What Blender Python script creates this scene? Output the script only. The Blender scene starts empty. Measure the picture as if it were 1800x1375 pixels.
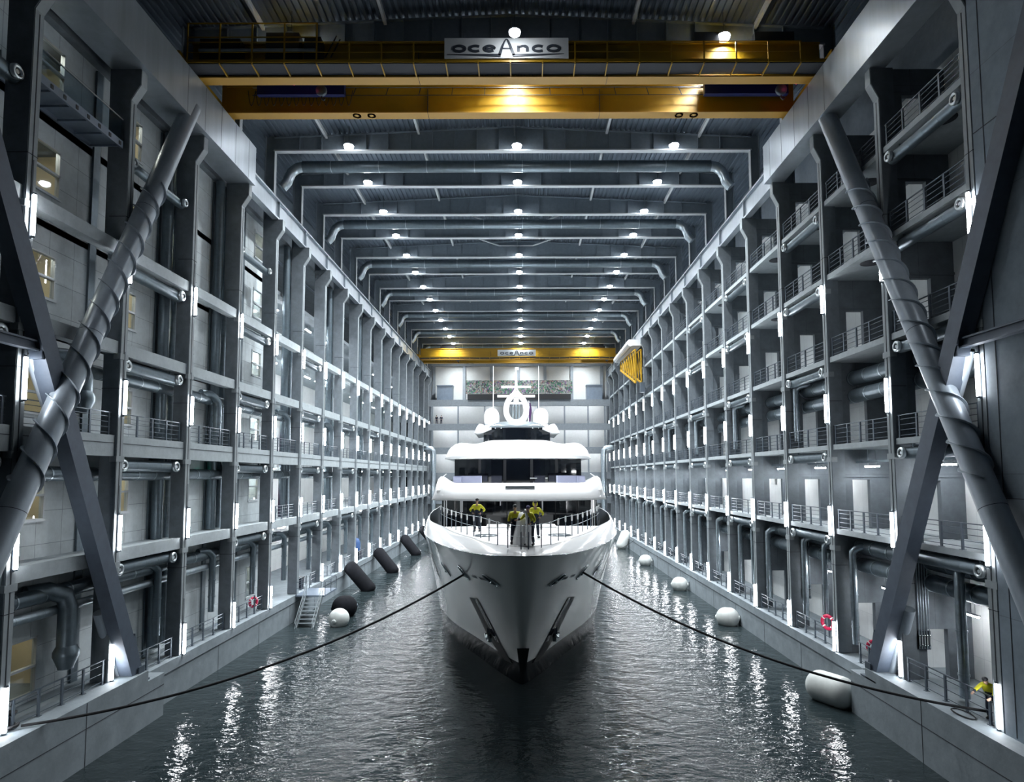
LAMP_W, WORLD, EXPO, TUBE_E, GAL_E, CONE = 12000, .008, .15, 40, 110, 130
import bpy, bmesh, math, random
from mathutils import Vector, Matrix
random.seed(7)
C = bpy.context.scene.collection
PI = math.pi
ORD = ['first','second','third','fourth','fifth','sixth','seventh','eighth','ninth','tenth','eleventh','twelfth','thirteenth','fourteenth','fifteenth','sixteenth','seventeenth','eighteenth','nineteenth','twentieth']

# ------------------------------------------------------------------ materials
def nodes(m):
    return m.node_tree.nodes, m.node_tree.links
def mat(name, col, rough=.6, metal=0., noise=0., nscale=3., bump=0., bscale=20., coat=0., spec=None, stretch=None):
    m = bpy.data.materials.new(name); m.use_nodes = True
    n, l = nodes(m); p = n['Principled BSDF']
    p.inputs['Base Color'].default_value = (*col, 1); p.inputs['Roughness'].default_value = rough
    p.inputs['Metallic'].default_value = metal
    if coat: p.inputs['Coat Weight'].default_value = coat; p.inputs['Coat Roughness'].default_value = .04
    if spec is not None: p.inputs['Specular IOR Level'].default_value = spec
    if noise or bump:
        tc = n.new('ShaderNodeTexCoord'); src = tc.outputs['Object']
        if stretch:
            mp = n.new('ShaderNodeMapping'); mp.inputs['Scale'].default_value = stretch
            l.new(src, mp.inputs['Vector']); src = mp.outputs['Vector']
    if noise:
        t = n.new('ShaderNodeTexNoise'); t.inputs['Scale'].default_value = nscale; t.inputs['Detail'].default_value = 6
        t.inputs['Roughness'].default_value = .65
        l.new(src, t.inputs['Vector'])
        r = n.new('ShaderNodeValToRGB')
        r.color_ramp.elements[0].position = .3; r.color_ramp.elements[1].position = .72
        r.color_ramp.elements[0].color = (*[c*(1-noise) for c in col], 1)
        r.color_ramp.elements[1].color = (*[min(1, c*(1+noise)) for c in col], 1)
        l.new(t.outputs['Fac'], r.inputs['Fac']); l.new(r.outputs['Color'], p.inputs['Base Color'])
    if bump:
        t2 = n.new('ShaderNodeTexNoise'); t2.inputs['Scale'].default_value = bscale; t2.inputs['Detail'].default_value = 4
        b = n.new('ShaderNodeBump'); b.inputs['Strength'].default_value = bump; b.inputs['Distance'].default_value = .02
        l.new(src, t2.inputs['Vector']); l.new(t2.outputs['Fac'], b.inputs['Height']); l.new(b.outputs['Normal'], p.inputs['Normal'])
    return m
def emit(name, col, s):
    m = bpy.data.materials.new(name); m.use_nodes = True
    n, l = nodes(m); p = n['Principled BSDF']
    p.inputs['Base Color'].default_value = (.8, .8, .8, 1)
    p.inputs['Emission Color'].default_value = (*col, 1); p.inputs['Emission Strength'].default_value = s
    return m
def panel_mat(name, col, mortar, w, h, rough=.7, axis='yz', noise=.12):
    m = bpy.data.materials.new(name); m.use_nodes = True
    n, l = nodes(m); p = n['Principled BSDF']; p.inputs['Roughness'].default_value = rough
    tc = n.new('ShaderNodeTexCoord'); sx = n.new('ShaderNodeSeparateXYZ'); cx = n.new('ShaderNodeCombineXYZ')
    l.new(tc.outputs['Object'], sx.inputs[0])
    l.new(sx.outputs['Y' if axis[0] == 'y' else 'X'], cx.inputs[0]); l.new(sx.outputs['Z' if axis[1] == 'z' else 'Y'], cx.inputs[1])
    b = n.new('ShaderNodeTexBrick'); b.offset = 0; b.inputs['Scale'].default_value = 1
    b.inputs['Brick Width'].default_value = w; b.inputs['Row Height'].default_value = h
    b.inputs['Mortar Size'].default_value = .012; b.inputs['Mortar Smooth'].default_value = .2
    b.inputs['Color1'].default_value = (*col, 1); b.inputs['Color2'].default_value = (*[c*.93 for c in col], 1)
    b.inputs['Mortar'].default_value = (*mortar, 1)
    l.new(cx.outputs[0], b.inputs['Vector'])
    t = n.new('ShaderNodeTexNoise'); t.inputs['Scale'].default_value = 1.3; t.inputs['Detail'].default_value = 7; t.inputs['Roughness'].default_value = .7
    l.new(tc.outputs['Object'], t.inputs['Vector'])
    mp = n.new('ShaderNodeMapRange'); mp.inputs['From Min'].default_value = .3; mp.inputs['From Max'].default_value = .7
    mp.inputs['To Min'].default_value = 1-noise; mp.inputs['To Max'].default_value = 1+noise
    l.new(t.outputs['Fac'], mp.inputs['Value'])
    mx = n.new('ShaderNodeVectorMath'); mx.operation = 'SCALE'
    l.new(b.outputs['Color'], mx.inputs[0]); l.new(mp.outputs[0], mx.inputs['Scale']); l.new(mx.outputs[0], p.inputs['Base Color'])
    return m
M = {}
M['concrete'] = mat('concrete', (.15,.176,.2), .75, noise=.2, nscale=1.6, bump=.25, bscale=9)
M['strip'] = mat('front_strip', (.27,.305,.325), .6, noise=.1, nscale=2)
M['concrete_light'] = mat('pale_concrete', (.34,.385,.41), .75, noise=.13, nscale=2.2, bump=.2, bscale=14)
M['quay'] = mat('quay_concrete', (.20,.236,.262), .7, noise=.2, nscale=1.1, bump=.3, bscale=7)
M['partition'] = panel_mat('partition_concrete', (.125,.148,.17), (.08,.095,.11), 3.2, 2.4, .75, 'xz', .2)
M['dark_gap'] = mat('dark_joint', (.035,.04,.05), .8)
M['wall_panel'] = panel_mat('wall_panel', (.52,.575,.60), (.2,.23,.26), 1.5, 1.45, .7, 'yz', .14)
M['wall_white'] = panel_mat('white_wall', (.74,.77,.78), (.55,.58,.6), 1.2, 4.2, .6, 'yz', .06)
M['wall_end'] = mat('end_wall_grey', (.19,.22,.25), .7, noise=.12)
M['board_wall'] = panel_mat('board_marked_concrete', (.19,.235,.28), (.12,.14,.17), 6., 5.2, .8, 'yz', .18)
M['steel'] = mat('painted_steel', (.17,.215,.275), .38, .35, noise=.1, nscale=2)
M['steel_light'] = mat('brushed_steel', (.40,.455,.505), .36, .65, noise=.12, nscale=1.4, stretch=(1,1,.12))
M['roof_steel'] = mat('roof_steel', (.19,.235,.28), .5, .2, noise=.12)
M['roof_flange'] = mat('flange_paint', (.5,.54,.57), .5, .1)
M['roof_sheet'] = mat('roof_sheet', (.15,.19,.24), .4, .5)
M['galv'] = mat('galvanised', (.40,.47,.52), .32, .85, noise=.2, nscale=4)
M['duct_dark'] = mat('duct_grey', (.14,.18,.21), .4, .6, noise=.15)
M['duct_ring'] = mat('duct_ring', (.6,.65,.68), .3, .8)
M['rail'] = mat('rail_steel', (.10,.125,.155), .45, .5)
M['rail_light'] = mat('stainless_rail', (.5,.55,.58), .3, .8)
M['brace'] = mat('brace_paint', (.085,.108,.145), .5, .15, noise=.12, nscale=2.5)
M['spiral'] = mat('spiral_paint', (.33,.385,.44), .36, .25, noise=.12, nscale=1.8, stretch=(1,1,.4))
M['yellow'] = mat('crane_yellow', (.36,.205,.003), .45, 0, noise=.06)
M['yellow_pale'] = mat('crane_flange', (.48,.27,.04), .5)
M['black'] = mat('black_rubber', (.012,.014,.018), .55)
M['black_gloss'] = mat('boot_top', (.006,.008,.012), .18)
M['fender'] = mat('fender_rubber', (.008,.009,.012), .85, spec=.15, noise=.3, bump=.4, bscale=14)
M['fender_white'] = mat('fender_white', (.55,.58,.57), .5, noise=.1, nscale=2)
M['white'] = mat('yacht_white', (.86,.87,.88), .16, coat=.5)
M['deck'] = mat('deck_cover', (.84,.85,.86), .55)
M['silver'] = mat('hull_silver', (.74,.775,.775), .24, .12, coat=.8)
M['chrome'] = mat('chrome', (.75,.78,.8), .12, 1.)
M['mirror_dark'] = mat('polished_pocket', (.006,.008,.011), .35, 0, spec=.15)
M['yacht_glass'] = mat('dark_glass', (.006,.008,.012), .06, 0, spec=.7)
M['grey_visor'] = mat('grey_visor', (.17,.2,.22), .25, .4)
M['sofa'] = mat('lavender_cover', (.27,.285,.39), .85)
M['purple'] = mat('purple_cloth', (.03,.004,.05), .8)
M['magenta'] = mat('magenta_panel', (.35,.005,.20), .6)
M['red'] = mat('red_ring', (.55,.01,.07), .5)
M['jacket'] = mat('yellow_jacket', (.62,.60,.02), .7)
M['navy'] = mat('navy_cloth', (.012,.018,.035), .85)
M['skin'] = mat('skin', (.45,.28,.2), .55)
M['hair'] = mat('dark_hair', (.02,.018,.018), .7)
M['beanie'] = mat('violet_beanie', (.12,.11,.2), .9)
M['helmet_dark'] = mat('dark_cap', (.015,.016,.02), .5)
M['blue'] = mat('hoist_blue', (.008,.016,.10), .5)
M['blue_sheet'] = mat('blue_sheet', (.03,.08,.22), .6)
M['sign'] = mat('sign_board', (.62,.66,.68), .5)
M['ink'] = mat('sign_ink', (.035,.045,.06), .5)
M['rope'] = mat('black_rope', (.008,.009,.012), .8, bump=.5, bscale=60)
M['panel_white'] = mat('white_cladding', (.46,.485,.49), .6, noise=.05)
M['frame'] = mat('window_frame', (.5,.54,.57), .45, .3)
M['wood'] = mat('wood_door', (.30,.15,.05), .5, noise=.2, nscale=2, stretch=(6,6,.5))
M['beige'] = mat('office_wall', (.62,.54,.38), .8)
M['tube'] = emit('light_tube', (.95,.97,1.), TUBE_E)
M['bay'] = emit('lamp_glow', (.95,.97,1.), 60)
M['gal'] = emit('gallery_lamp', (.96,.98,1.), GAL_E)
M['spot_white'] = mat('white_fitting', (.8,.8,.8), .4)
M['warm'] = emit('office_lamp', (1.,.88,.72), 70)
M['redlamp'] = emit('red_lamp', (1.,.02,.2), 8)
M['green'] = emit('green_exit_lamp', (.05,.8,.5), 3)
# glass: thin clear pane
def glassmat(name, tint, refl):
    m = bpy.data.materials.new(name); m.use_nodes = True
    n, l = nodes(m); n.clear()
    o = n.new('ShaderNodeOutputMaterial'); t = n.new('ShaderNodeBsdfTransparent'); g = n.new('ShaderNodeBsdfGlossy')
    t.inputs[0].default_value = (*tint, 1); g.inputs['Roughness'].default_value = .03; g.inputs[0].default_value = (.8,.85,.9,1)
    f = n.new('ShaderNodeFresnel'); f.inputs[0].default_value = 1.5
    a = n.new('ShaderNodeMath'); a.operation = 'MULTIPLY'; a.inputs[1].default_value = refl; a.use_clamp = True
    x = n.new('ShaderNodeMixShader'); ge = n.new('ShaderNodeNewGeometry'); iv = n.new('ShaderNodeMath'); iv.operation = 'SUBTRACT'; iv.inputs[0].default_value = 1; b2 = n.new('ShaderNodeMath'); b2.operation = 'MULTIPLY'
    l.new(ge.outputs['Backfacing'], iv.inputs[1]); l.new(a.outputs[0], b2.inputs[0]); l.new(iv.outputs[0], b2.inputs[1])
    l.new(f.outputs[0], a.inputs[0]); l.new(b2.outputs[0], x.inputs[0]); l.new(t.outputs[0], x.inputs[1]); l.new(g.outputs[0], x.inputs[2]); l.new(x.outputs[0], o.inputs[0])
    return m
M['glass'] = glassmat('window_glass', (.8,.85,.87), 1.3)
M['glass_rail'] = glassmat('rail_glass', (.72,.78,.82), .25)
# water
def water_mat():
    m = bpy.data.materials.new('harbour_water'); m.use_nodes = True
    n, l = nodes(m); p = n['Principled BSDF']
    p.inputs['Base Color'].default_value = (.02,.029,.032,1); p.inputs['Roughness'].default_value = .05; p.inputs['IOR'].default_value = 1.33
    p.inputs['Specular IOR Level'].default_value = .5
    tc = n.new('ShaderNodeTexCoord')
    def layer(sc, stretch, det):
        mp = n.new('ShaderNodeMapping'); mp.inputs['Scale'].default_value = stretch; mp.inputs['Rotation'].default_value = (0,0,.25)
        t = n.new('ShaderNodeTexNoise'); t.inputs['Scale'].default_value = sc; t.inputs['Detail'].default_value = det; t.inputs['Distortion'].default_value = .6
        l.new(tc.outputs['Object'], mp.inputs[0]); l.new(mp.outputs[0], t.inputs['Vector']); return t.outputs['Fac']
    a = layer(.75, (1,1.5,1), 2); b = layer(2.3, (1,1.7,1), 2); c = layer(7.5, (1,1.5,1), 2)
    s0 = n.new('ShaderNodeMath'); s0.operation = 'MULTIPLY_ADD'; s0.inputs[1].default_value = .34; l.new(b, s0.inputs[0]); l.new(a, s0.inputs[2])
    s = n.new('ShaderNodeMath'); s.operation = 'MULTIPLY_ADD'; s.inputs[1].default_value = .07; l.new(c, s.inputs[0]); l.new(s0.outputs[0], s.inputs[2])
    bp = n.new('ShaderNodeBump'); bp.inputs['Strength'].default_value = 1.; bp.inputs['Distance'].default_value = .085
    l.new(s.outputs[0], bp.inputs['Height']); l.new(bp.outputs[0], p.inputs['Normal'])
    return m
M['water'] = water_mat()
def mural_mat():
    m = bpy.data.materials.new('abstract_print'); m.use_nodes = True
    n, l = nodes(m); p = n['Principled BSDF']; p.inputs['Roughness'].default_value = .5
    tc = n.new('ShaderNodeTexCoord'); v = n.new('ShaderNodeTexVoronoi'); v.inputs['Scale'].default_value = 4.2
    t = n.new('ShaderNodeTexNoise'); t.inputs['Scale'].default_value = 1.1; t.inputs['Distortion'].default_value = 3
    mx = n.new('ShaderNodeVectorMath'); mx.operation = 'ADD'
    l.new(tc.outputs['Object'], mx.inputs[0]); l.new(t.outputs['Color'], mx.inputs[1]); l.new(mx.outputs[0], v.inputs['Vector'])
    sp = n.new('ShaderNodeSeparateColor'); l.new(v.outputs['Color'], sp.inputs[0])
    r = n.new('ShaderNodeValToRGB'); r.color_ramp.interpolation = 'CONSTANT'
    cols = [(.05,.06,.07),(.17,.2,.19),(.02,.14,.08),(.18,.19,.2),(.12,.07,.18),(.3,.32,.31),(.04,.05,.06),(.08,.2,.13),(.25,.16,.14),(.2,.22,.22)]
    e = r.color_ramp.elements
    while len(e) < len(cols): e.new(.5)
    for i, c in enumerate(cols): e[i].position = i/len(cols); e[i].color = (*c, 1)
    l.new(sp.outputs[0], r.inputs[0]); l.new(r.outputs[0], p.inputs['Base Color'])
    return m
M['mural'] = mural_mat()

# ------------------------------------------------------------------ mesh builder
class MB:
    def __init__(s): s.v = []; s.f = []; s.mi = []; s.sm = []
    def add(s, vs, fs, m=0, smooth=False):
        k = len(s.v); s.v += [tuple(p) for p in vs]
        for f in fs: s.f.append(tuple(i+k for i in f)); s.mi.append(m); s.sm.append(smooth)
        return s
    def box(s, x0, x1, y0, y1, z0, z1, m=0):
        vs = [(x,y,z) for x in (x0,x1) for y in (y0,y1) for z in (z0,z1)]
        return s.add(vs, [(0,1,3,2),(4,6,7,5),(0,4,5,1),(2,3,7,6),(0,2,6,4),(1,5,7,3)], m)
    def prism(s, poly, ax, a, b, m=0):
        n = len(poly)
        def P(u, w, t): return {'x':(t,u,w),'y':(u,t,w),'z':(u,w,t)}[ax]
        vs = [P(u,w,a) for u,w in poly] + [P(u,w,b) for u,w in poly]
        fs = [tuple(range(n-1,-1,-1)), tuple(range(n,2*n))] + [(i,(i+1)%n,n+(i+1)%n,n+i) for i in range(n)]
        return s.add(vs, fs, m)
    def bar(s, a, b, w, h, m=0, up=(0,0,1)):
        a, b = Vector(a), Vector(b); d = (b-a).normalized(); u = Vector(up)
        if abs(d.dot(u)) > .98: u = Vector((0,1,0))
        r = d.cross(u).normalized(); u = r.cross(d)
        vs = [p + r*(i*w/2) + u*(j*h/2) for p in (a,b) for i, j in ((-1,-1),(1,-1),(1,1),(-1,1))]
        return s.add(vs, [(3,2,1,0),(4,5,6,7),(0,1,5,4),(1,2,6,5),(2,3,7,6),(3,0,4,7)], m)
    def tube(s, path, r, n=8, m=0, caps=True, closed=False):
        P = [Vector(p) for p in path]; N = len(P)
        R = r if isinstance(r, (list, tuple)) else [r]*N
        T = []
        for i in range(N):
            a = P[i-1] if (i or closed) else P[0]; b = P[(i+1) % N] if (i < N-1 or closed) else P[-1]
            T.append((b-a).normalized())
        u = Vector((0,0,1)) if abs(T[0].z) < .9 else Vector((1,0,0))
        u = (u - T[0]*u.dot(T[0])).normalized(); vs = []
        for i in range(N):
            if i: u = (u - T[i]*u.dot(T[i])); u = u.normalized() if u.length > 1e-6 else Vector((1,0,0))
            w = T[i].cross(u)
            vs += [P[i] + (u*math.cos(2*PI*k/n) + w*math.sin(2*PI*k/n))*R[i] for k in range(n)]
        fs = []
        for i in range(N if closed else N-1):
            j = (i+1) % N
            fs += [(i*n+k, i*n+(k+1)%n, j*n+(k+1)%n, j*n+k) for k in range(n)]
        s.add(vs, fs, m, True)
        if caps and not closed:
            s.add(vs[:n], [tuple(range(n-1,-1,-1))], m); s.add(vs[-n:], [tuple(range(n))], m)
        return s
    def lathe(s, prof, c=(0,0,0), n=20, m=0, axis=(0,0,1)):
        q = Vector((0,0,1)).rotation_difference(Vector(axis)); c = Vector(c); vs = []
        for r, z in prof: vs += [c + q @ Vector((r*math.cos(2*PI*k/n), r*math.sin(2*PI*k/n), z)) for k in range(n)]
        fs = [(i*n+k, i*n+(k+1)%n, (i+1)*n+(k+1)%n, (i+1)*n+k) for i in range(len(prof)-1) for k in range(n)]
        return s.add(vs, fs, m, True)
    def sphere(s, c, r, nu=16, nv=10, m=0):
        rx, ry, rz = r if isinstance(r, (tuple, list)) else (r, r, r); c = Vector(c); vs = []
        for i in range(nv+1):
            a = -PI/2 + PI*i/nv
            vs += [c + Vector((rx*math.cos(a)*math.cos(2*PI*k/nu), ry*math.cos(a)*math.sin(2*PI*k/nu), rz*math.sin(a))) for k in range(nu)]
        return s.add(vs, [(i*nu+k, i*nu+(k+1)%nu, (i+1)*nu+(k+1)%nu, (i+1)*nu+k) for i in range(nv) for k in range(nu)], m, True)
    def grid(s, rows, m=0, smooth=True, flip=False):
        n = len(rows[0]); vs = [p for r in rows for p in r]
        fs = [(i*n+k, i*n+k+1, (i+1)*n+k+1, (i+1)*n+k) for i in range(len(rows)-1) for k in range(n-1)]
        if flip: fs = [f[::-1] for f in fs]
        return s.add(vs, fs, m, smooth)
    def wall(s, ax, a, b, u0, u1, w0, w1, holes, m=0):
        """slab a..b on axis ax spanning u,w with rectangular holes (u0,u1,w0,w1)"""
        us = sorted({u0, u1, *[h[0] for h in holes], *[h[1] for h in holes]}); us = [u for u in us if u0 <= u <= u1]
        for i in range(len(us)-1):
            c = (us[i]+us[i+1])/2
            hs = sorted((h[2], h[3]) for h in holes if h[0] < c < h[1]); z = w0
            for q0, q1 in hs + [(w1, w1)]:
                if q0 > z + 1e-6:
                    if ax == 'x': s.box(a, b, us[i], us[i+1], z, q0, m)
                    else: s.box(us[i], us[i+1], a, b, z, q0, m)
                z = max(z, q1)
        return s
    def mesh(s, name, mats):
        me = bpy.data.meshes.new(name); me.from_pydata(s.v, [], s.f)
        for x in (mats if isinstance(mats, (list, tuple)) else [mats]): me.materials.append(x)
        me.polygons.foreach_set('material_index', s.mi); me.polygons.foreach_set('use_smooth', s.sm); me.update()
        return me
    def build(s, name, mats, parent=None, loc=None):
        o = bpy.data.objects.new(name, s.mesh(name, mats)); C.objects.link(o)
        if parent: o.parent = parent
        if loc: o.location = loc
        return o
def tag(o, label=None, cat=None, group=None, kind=None):
    if label: o['label'] = label
    if cat: o['category'] = cat
    if group: o['group'] = group
    if kind: o['kind'] = kind
    return o
def empty(name, loc=(0,0,0), rz=0):
    o = bpy.data.objects.new(name, None); C.objects.link(o); o.location = loc; o.rotation_euler = (0,0,rz); o.empty_display_size = .2
    return o
KIDS = {}
def copy_tree(o, parent=None):
    c = o.copy(); C.objects.link(c)
    if parent: c.parent = parent
    for k in [x for x in bpy.data.objects if x.parent == o]: copy_tree(k, c)
    return c
def inst(me, name, loc=(0,0,0), parent=None):
    o = bpy.data.objects.new(name, me); C.objects.link(o); o.location = loc
    if parent: o.parent = parent
    return o
def S(o, label, cat, group=None): return tag(o, label, cat, group, 'structure')
def CY(i): return 23.6 + 6*i
WZ = -12.1
# ================================================================== THE SETTING
Y0, Y1 = 5.0, 127.0
LV = {'A':(11.29,10.70),'B':(6.48,5.87),'C':(1.98,.98),'D':(-3.41,-4.02)}          # left bands (top, bottom)
RV = [(-3.05,-3.33),(1.70,1.42),(6.73,6.43),(11.55,11.27),(15.95,15.67)]            # right slabs
LNAME = {'A':'highest','B':'upper','C':'middle','D':'lowest'}
# --- water
w = MB(); w.grid([[(x, y, 0) for x in (-21,0,21)] for y in (-2,40,90,131)], smooth=False); 
o = w.build('dock_water', M['water'], loc=(0,0,WZ)); S(o, 'dark rippled dock water between the two quays', 'water')
# --- quays
def quay(side):
    s = -1 if side == 'left' else 1
    xf, xp, xb = (-19.2,-18.4,-26.5) if s < 0 else (17.45,16.75,21.2)
    m = MB()
    m.box(min(xf,xb), max(xf,xb), 32.6, Y1+2, -13.5, -9.95)          # main run
    m.box(min(xp,xb), max(xp,xb), Y0, 32.6, -13.5, -9.98)
    m.box(min(xp,xb), max(xp,xb), Y0, 31.2, -9.98, -9.47)            # raised deck near the camera
    m.box(min(xf+(.05*s*-1),xf+.5*s), max(xf-.05*s,xf+.5*s), 32.6, Y1+2, -10.5, -9.94)
    for z, x in ((-10.55, xp),):
        m.box(x-.012, x+.012, Y0, 32.55, z-.015, z+.015, 1)
    m.box(xf-.06, xf+.06, 32.7, Y1, -10.53, -10.5, 1)
    for k in range(3):
        y = 10.5+k*8.2
        m.box(xp-.012, xp+.012, y, y+.03, -13, -9.5, 1)
    for k in range(16): m.box(xf-.012, xf+.012, 33.9+6*k, 33.93+6*k, -12.6, -10.5, 1)
    return S(m.build('floor_'+side, [M['quay'], M['dark_gap']]), f'grey concrete quay along the {side} wall, thicker near the camera', 'quay')
quay('left'); quay('right')
# --- columns with corbels
def colmesh(s):
    m = MB()
    if s < 0: poly = [(-19.22,-9.9),(-19.22,18.5),(-18.75,19.25),(-18.75,20.05),(-20.25,20.05),(-20.2,11.0),(-20.0,11.0),(-20.0,-9.9)]
    else: poly = [(17.58,-9.9),(17.58,18.5),(17.2,19.25),(17.2,20.05),(18.3,20.05),(18.3,-9.9)]
    m.prism(poly, 'y', -.25, .25)
    x = -19.22 if s < 0 else 17.58
    if s < 0: q = [(-19.22,-9.9),(-19.22,18.5),(-18.75,19.25),(-18.75,20.05)]
    else: q = [(17.58,-9.9),(17.58,18.5),(17.2,19.25),(17.2,20.05)]
    e = .025*(-s); m.prism([(a+e,z) for a, z in q]+[(a-e*.3,z) for a, z in reversed(q)], 'y', -.22, .22, 2)
    x += e
    m.box(x-.012, x+.012, -.02, .02, -9.5, 18.4, 1)
    for z in (12.6, 4.2, -5.1): m.box(x-.83 if s < 0 else x-.005, x+.005 if s < 0 else x+.7, -.26, .26, z, z+.03, 1)
    for z in (10.35, 5.5, .6, -4.4):                                   # small brackets under each band
        m.box(*((x-.3, x+.03) if s < 0 else (x-.03, x+.3)), -.3, .3, z+.12, z+.4, 2)
    return m.mesh('column', [M['concrete'], M['dark_gap'], M['strip']])
for s, side in ((-1,'left'),(1,'right')):
    me = colmesh(s)
    for i in range(-1 if s < 0 else 0, 18):
        o = inst(me, 'concrete_column', (0, CY(i), 0))
        n = i+2 if s < 0 else i+1
        S(o, f'grey concrete column with a corbel, {side} wall, {ORD[n-1]} from the camera', 'column', f'concrete columns of the {side} wall')
# --- left bands and floors
for k, (t, b) in LV.items():
    m = MB(); m.box(-19.85, -19.32, Y0, Y1, b, t)
    if k == 'C': m.box(-19.33, -19.30, Y0, Y1, 1.6, 1.625, 1)
    if k in 'CD': m.box(-21.05, -19.85, Y0, Y1, t-.3, t-.05)
    m.box(-26.6, -21.0, Y0, Y1, t-.35, t-.05)
    S(m.build('gallery_floor', [M['concrete_light'], M['dark_gap']]), f'pale concrete floor band of the left wall, {LNAME[k]} one', 'floor band', 'floor bands of the left wall')
m = MB(); m.box(-26.6, -21.0, Y0, Y1, 15.6, 15.95); m.box(-26.6, -20.6, Y0, Y1, 20.1, 20.4)
S(m.build('gallery_floor', M['concrete']), 'concrete floor under the runway beam, left wall, behind the columns', 'floor band', 'floor bands of the left wall')
# --- left back wall with windows
WY = [(25.4,27.4),(31.3,33.2),(35.6,36.9),(37.4,39.1),(47.6,49.3)]
WZS = [(-9.2,-6.8),(-1.85,.4),(2.75,4.65),(7.85,9.85),(12.5,14.75),(17.2,19.4)]
WLN = ['quay level','lowest gallery','middle gallery','upper gallery','highest gallery','under the runway beam']
m = MB(); m.wall('x', -21.2, -21.0, Y0, 50.4, -9.95, 20.1, [(a,b,c,d) for a,b in WY for c,d in WZS])
m.box(-26.6, -21.0, 50.3, 50.5, -9.95, 20.1)
for y in (23.2, 29.6, 35.1, 41.2, 45.6):
    m.box(-21.0, -20.9, y-.22, y+.22, -9.9, 20, 1)
S(m.build('wall_left', [M['wall_panel'], M['duct_dark']]), 'pale panelled wall with windows behind the near left columns', 'wall')
m = MB(); m.box(-24.5, -24.3, Y0, 50.3, -9.95, 20.1); S(m.build('wall_left', M['beige']), 'beige office back wall seen through the left windows', 'wall')
m = MB()
for y in (23.5, 29.4, 34.5, 40.2, 46.6): m.box(-24.3, -21.2, y, y+.15, -9.95, 20.1)
S(m.build('wall_left', M['beige']), 'beige cross walls between the offices behind the left windows', 'wall')
wn = 0
for a, b in WY:
    W, yc = b-a, (a+b)/2
    for q, (c, d) in enumerate(WZS):
        wn += 1; H = d-c; zc = c+H*.48
        r = empty(f'window_{wn}', (-21.05, yc, c))
        S(r, f'two-pane window, left wall, {WLN[q]}, {ORD[WY.index((a,b))]} from the camera', 'window', 'windows of the left wall')
        f = MB(); t = .07
        f.box(-.12,.08,-W/2,-W/2+t,0,H); f.box(-.12,.08,W/2-t,W/2,0,H); f.box(-.12,.1,-W/2,W/2,0,t); f.box(-.12,.08,-W/2,W/2,H-t,H); f.box(-.1,.08,-W/2,W/2,H*.46,H*.46+.1)
        f.box(-.05,.14,-W/2-.05,W/2+.05,-.06,0)
        f.build('window_frame', M['frame'], r)
        p = MB(); p.box(-.03,-.015,-W/2+t,W/2-t,t,H-t); p.build('pane', M['glass'], r)
        lit = (q*3 + WY.index((a,b))*2) % 5
        if True:
            l = MB(); l.lathe([(0,0),(.26,0),(.28,.05),(.0,.06)], n=14)
            lo = l.build('ceiling_lamp', M['warm'], loc=(-22.3, yc+.1, [-4.4,.85,5.7,10.5,15.4,19.9][q]))
            tag(lo, f'small round office lamp behind the window, left wall, {WLN[q]}, {ORD[WY.index((a,b))]} from camera', 'lamp', 'office lamps behind the left windows')
    # wooden cupboards / doors standing in the offices
    for q in (0,1,2):
        z = [-9.95,-3.46,1.93][q]
        k = MB(); k.box(-24.25,-24.05,-.45,.45,0,2.1); k.box(-24.05,-24.02,-.4,.4,.05,2.05); 
        ko = k.build('cupboard', M['wood'], loc=(0, yc-.35, z)); 
        tag(ko, f'brown wooden cupboard behind the window, left wall, {WLN[q]}, {ORD[WY.index((a,b))]} from camera', 'cupboard', 'cupboards behind the left windows')
# --- left open halls beyond
m = MB(); m.box(-26.8,-26.5, 50.5, Y1, -9.95, 20.4); S(m.build('wall_left', M['wall_white']), 'white back wall of the open floors behind the far left columns', 'wall')
gl = MB(); gl.box(-.06,.06,-.75,.75,0,.07,0); gl.box(-.09,.09,-.8,.8,.07,.12,1); gl.box(-.01,.01,-.5,-.48,.12,1.0,1); gl.box(-.01,.01,.48,.5,.12,1.0,1)
glm = gl.mesh('gallery_lamp', [M['gal'], M['rail_light']])
gs = MB(); gs.box(-.06,.06,-.75,.75,0,.07,0); gs.box(-.09,.09,-.8,.8,.07,.12,1); gs.box(-.01,.01,-.5,-.48,.12,.3,1); gs.box(-.01,.01,.48,.5,.12,.3,1); gsm = gs.mesh('gallery_lamp', [M['gal'], M['rail_light']])
for i in range(4, 14):
    for q, z in enumerate((-4.75,.63,5.2,10.2,15.1)):
        for dx, dy in (((-22.4,1.6),(-22.4,4.4)) if i < 8 else ((-22.4,3.),)):
            o = inst(glm, 'gallery_lamp', (dx, CY(i)+dy, z-.0))
            tag(o, f'white strip lamp inside the left floors, {["quay level","lowest gallery","middle gallery","upper gallery","highest gallery"][q]}, {ORD[i]} bay from camera', 'lamp', 'strip lamps inside the left floors')
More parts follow.
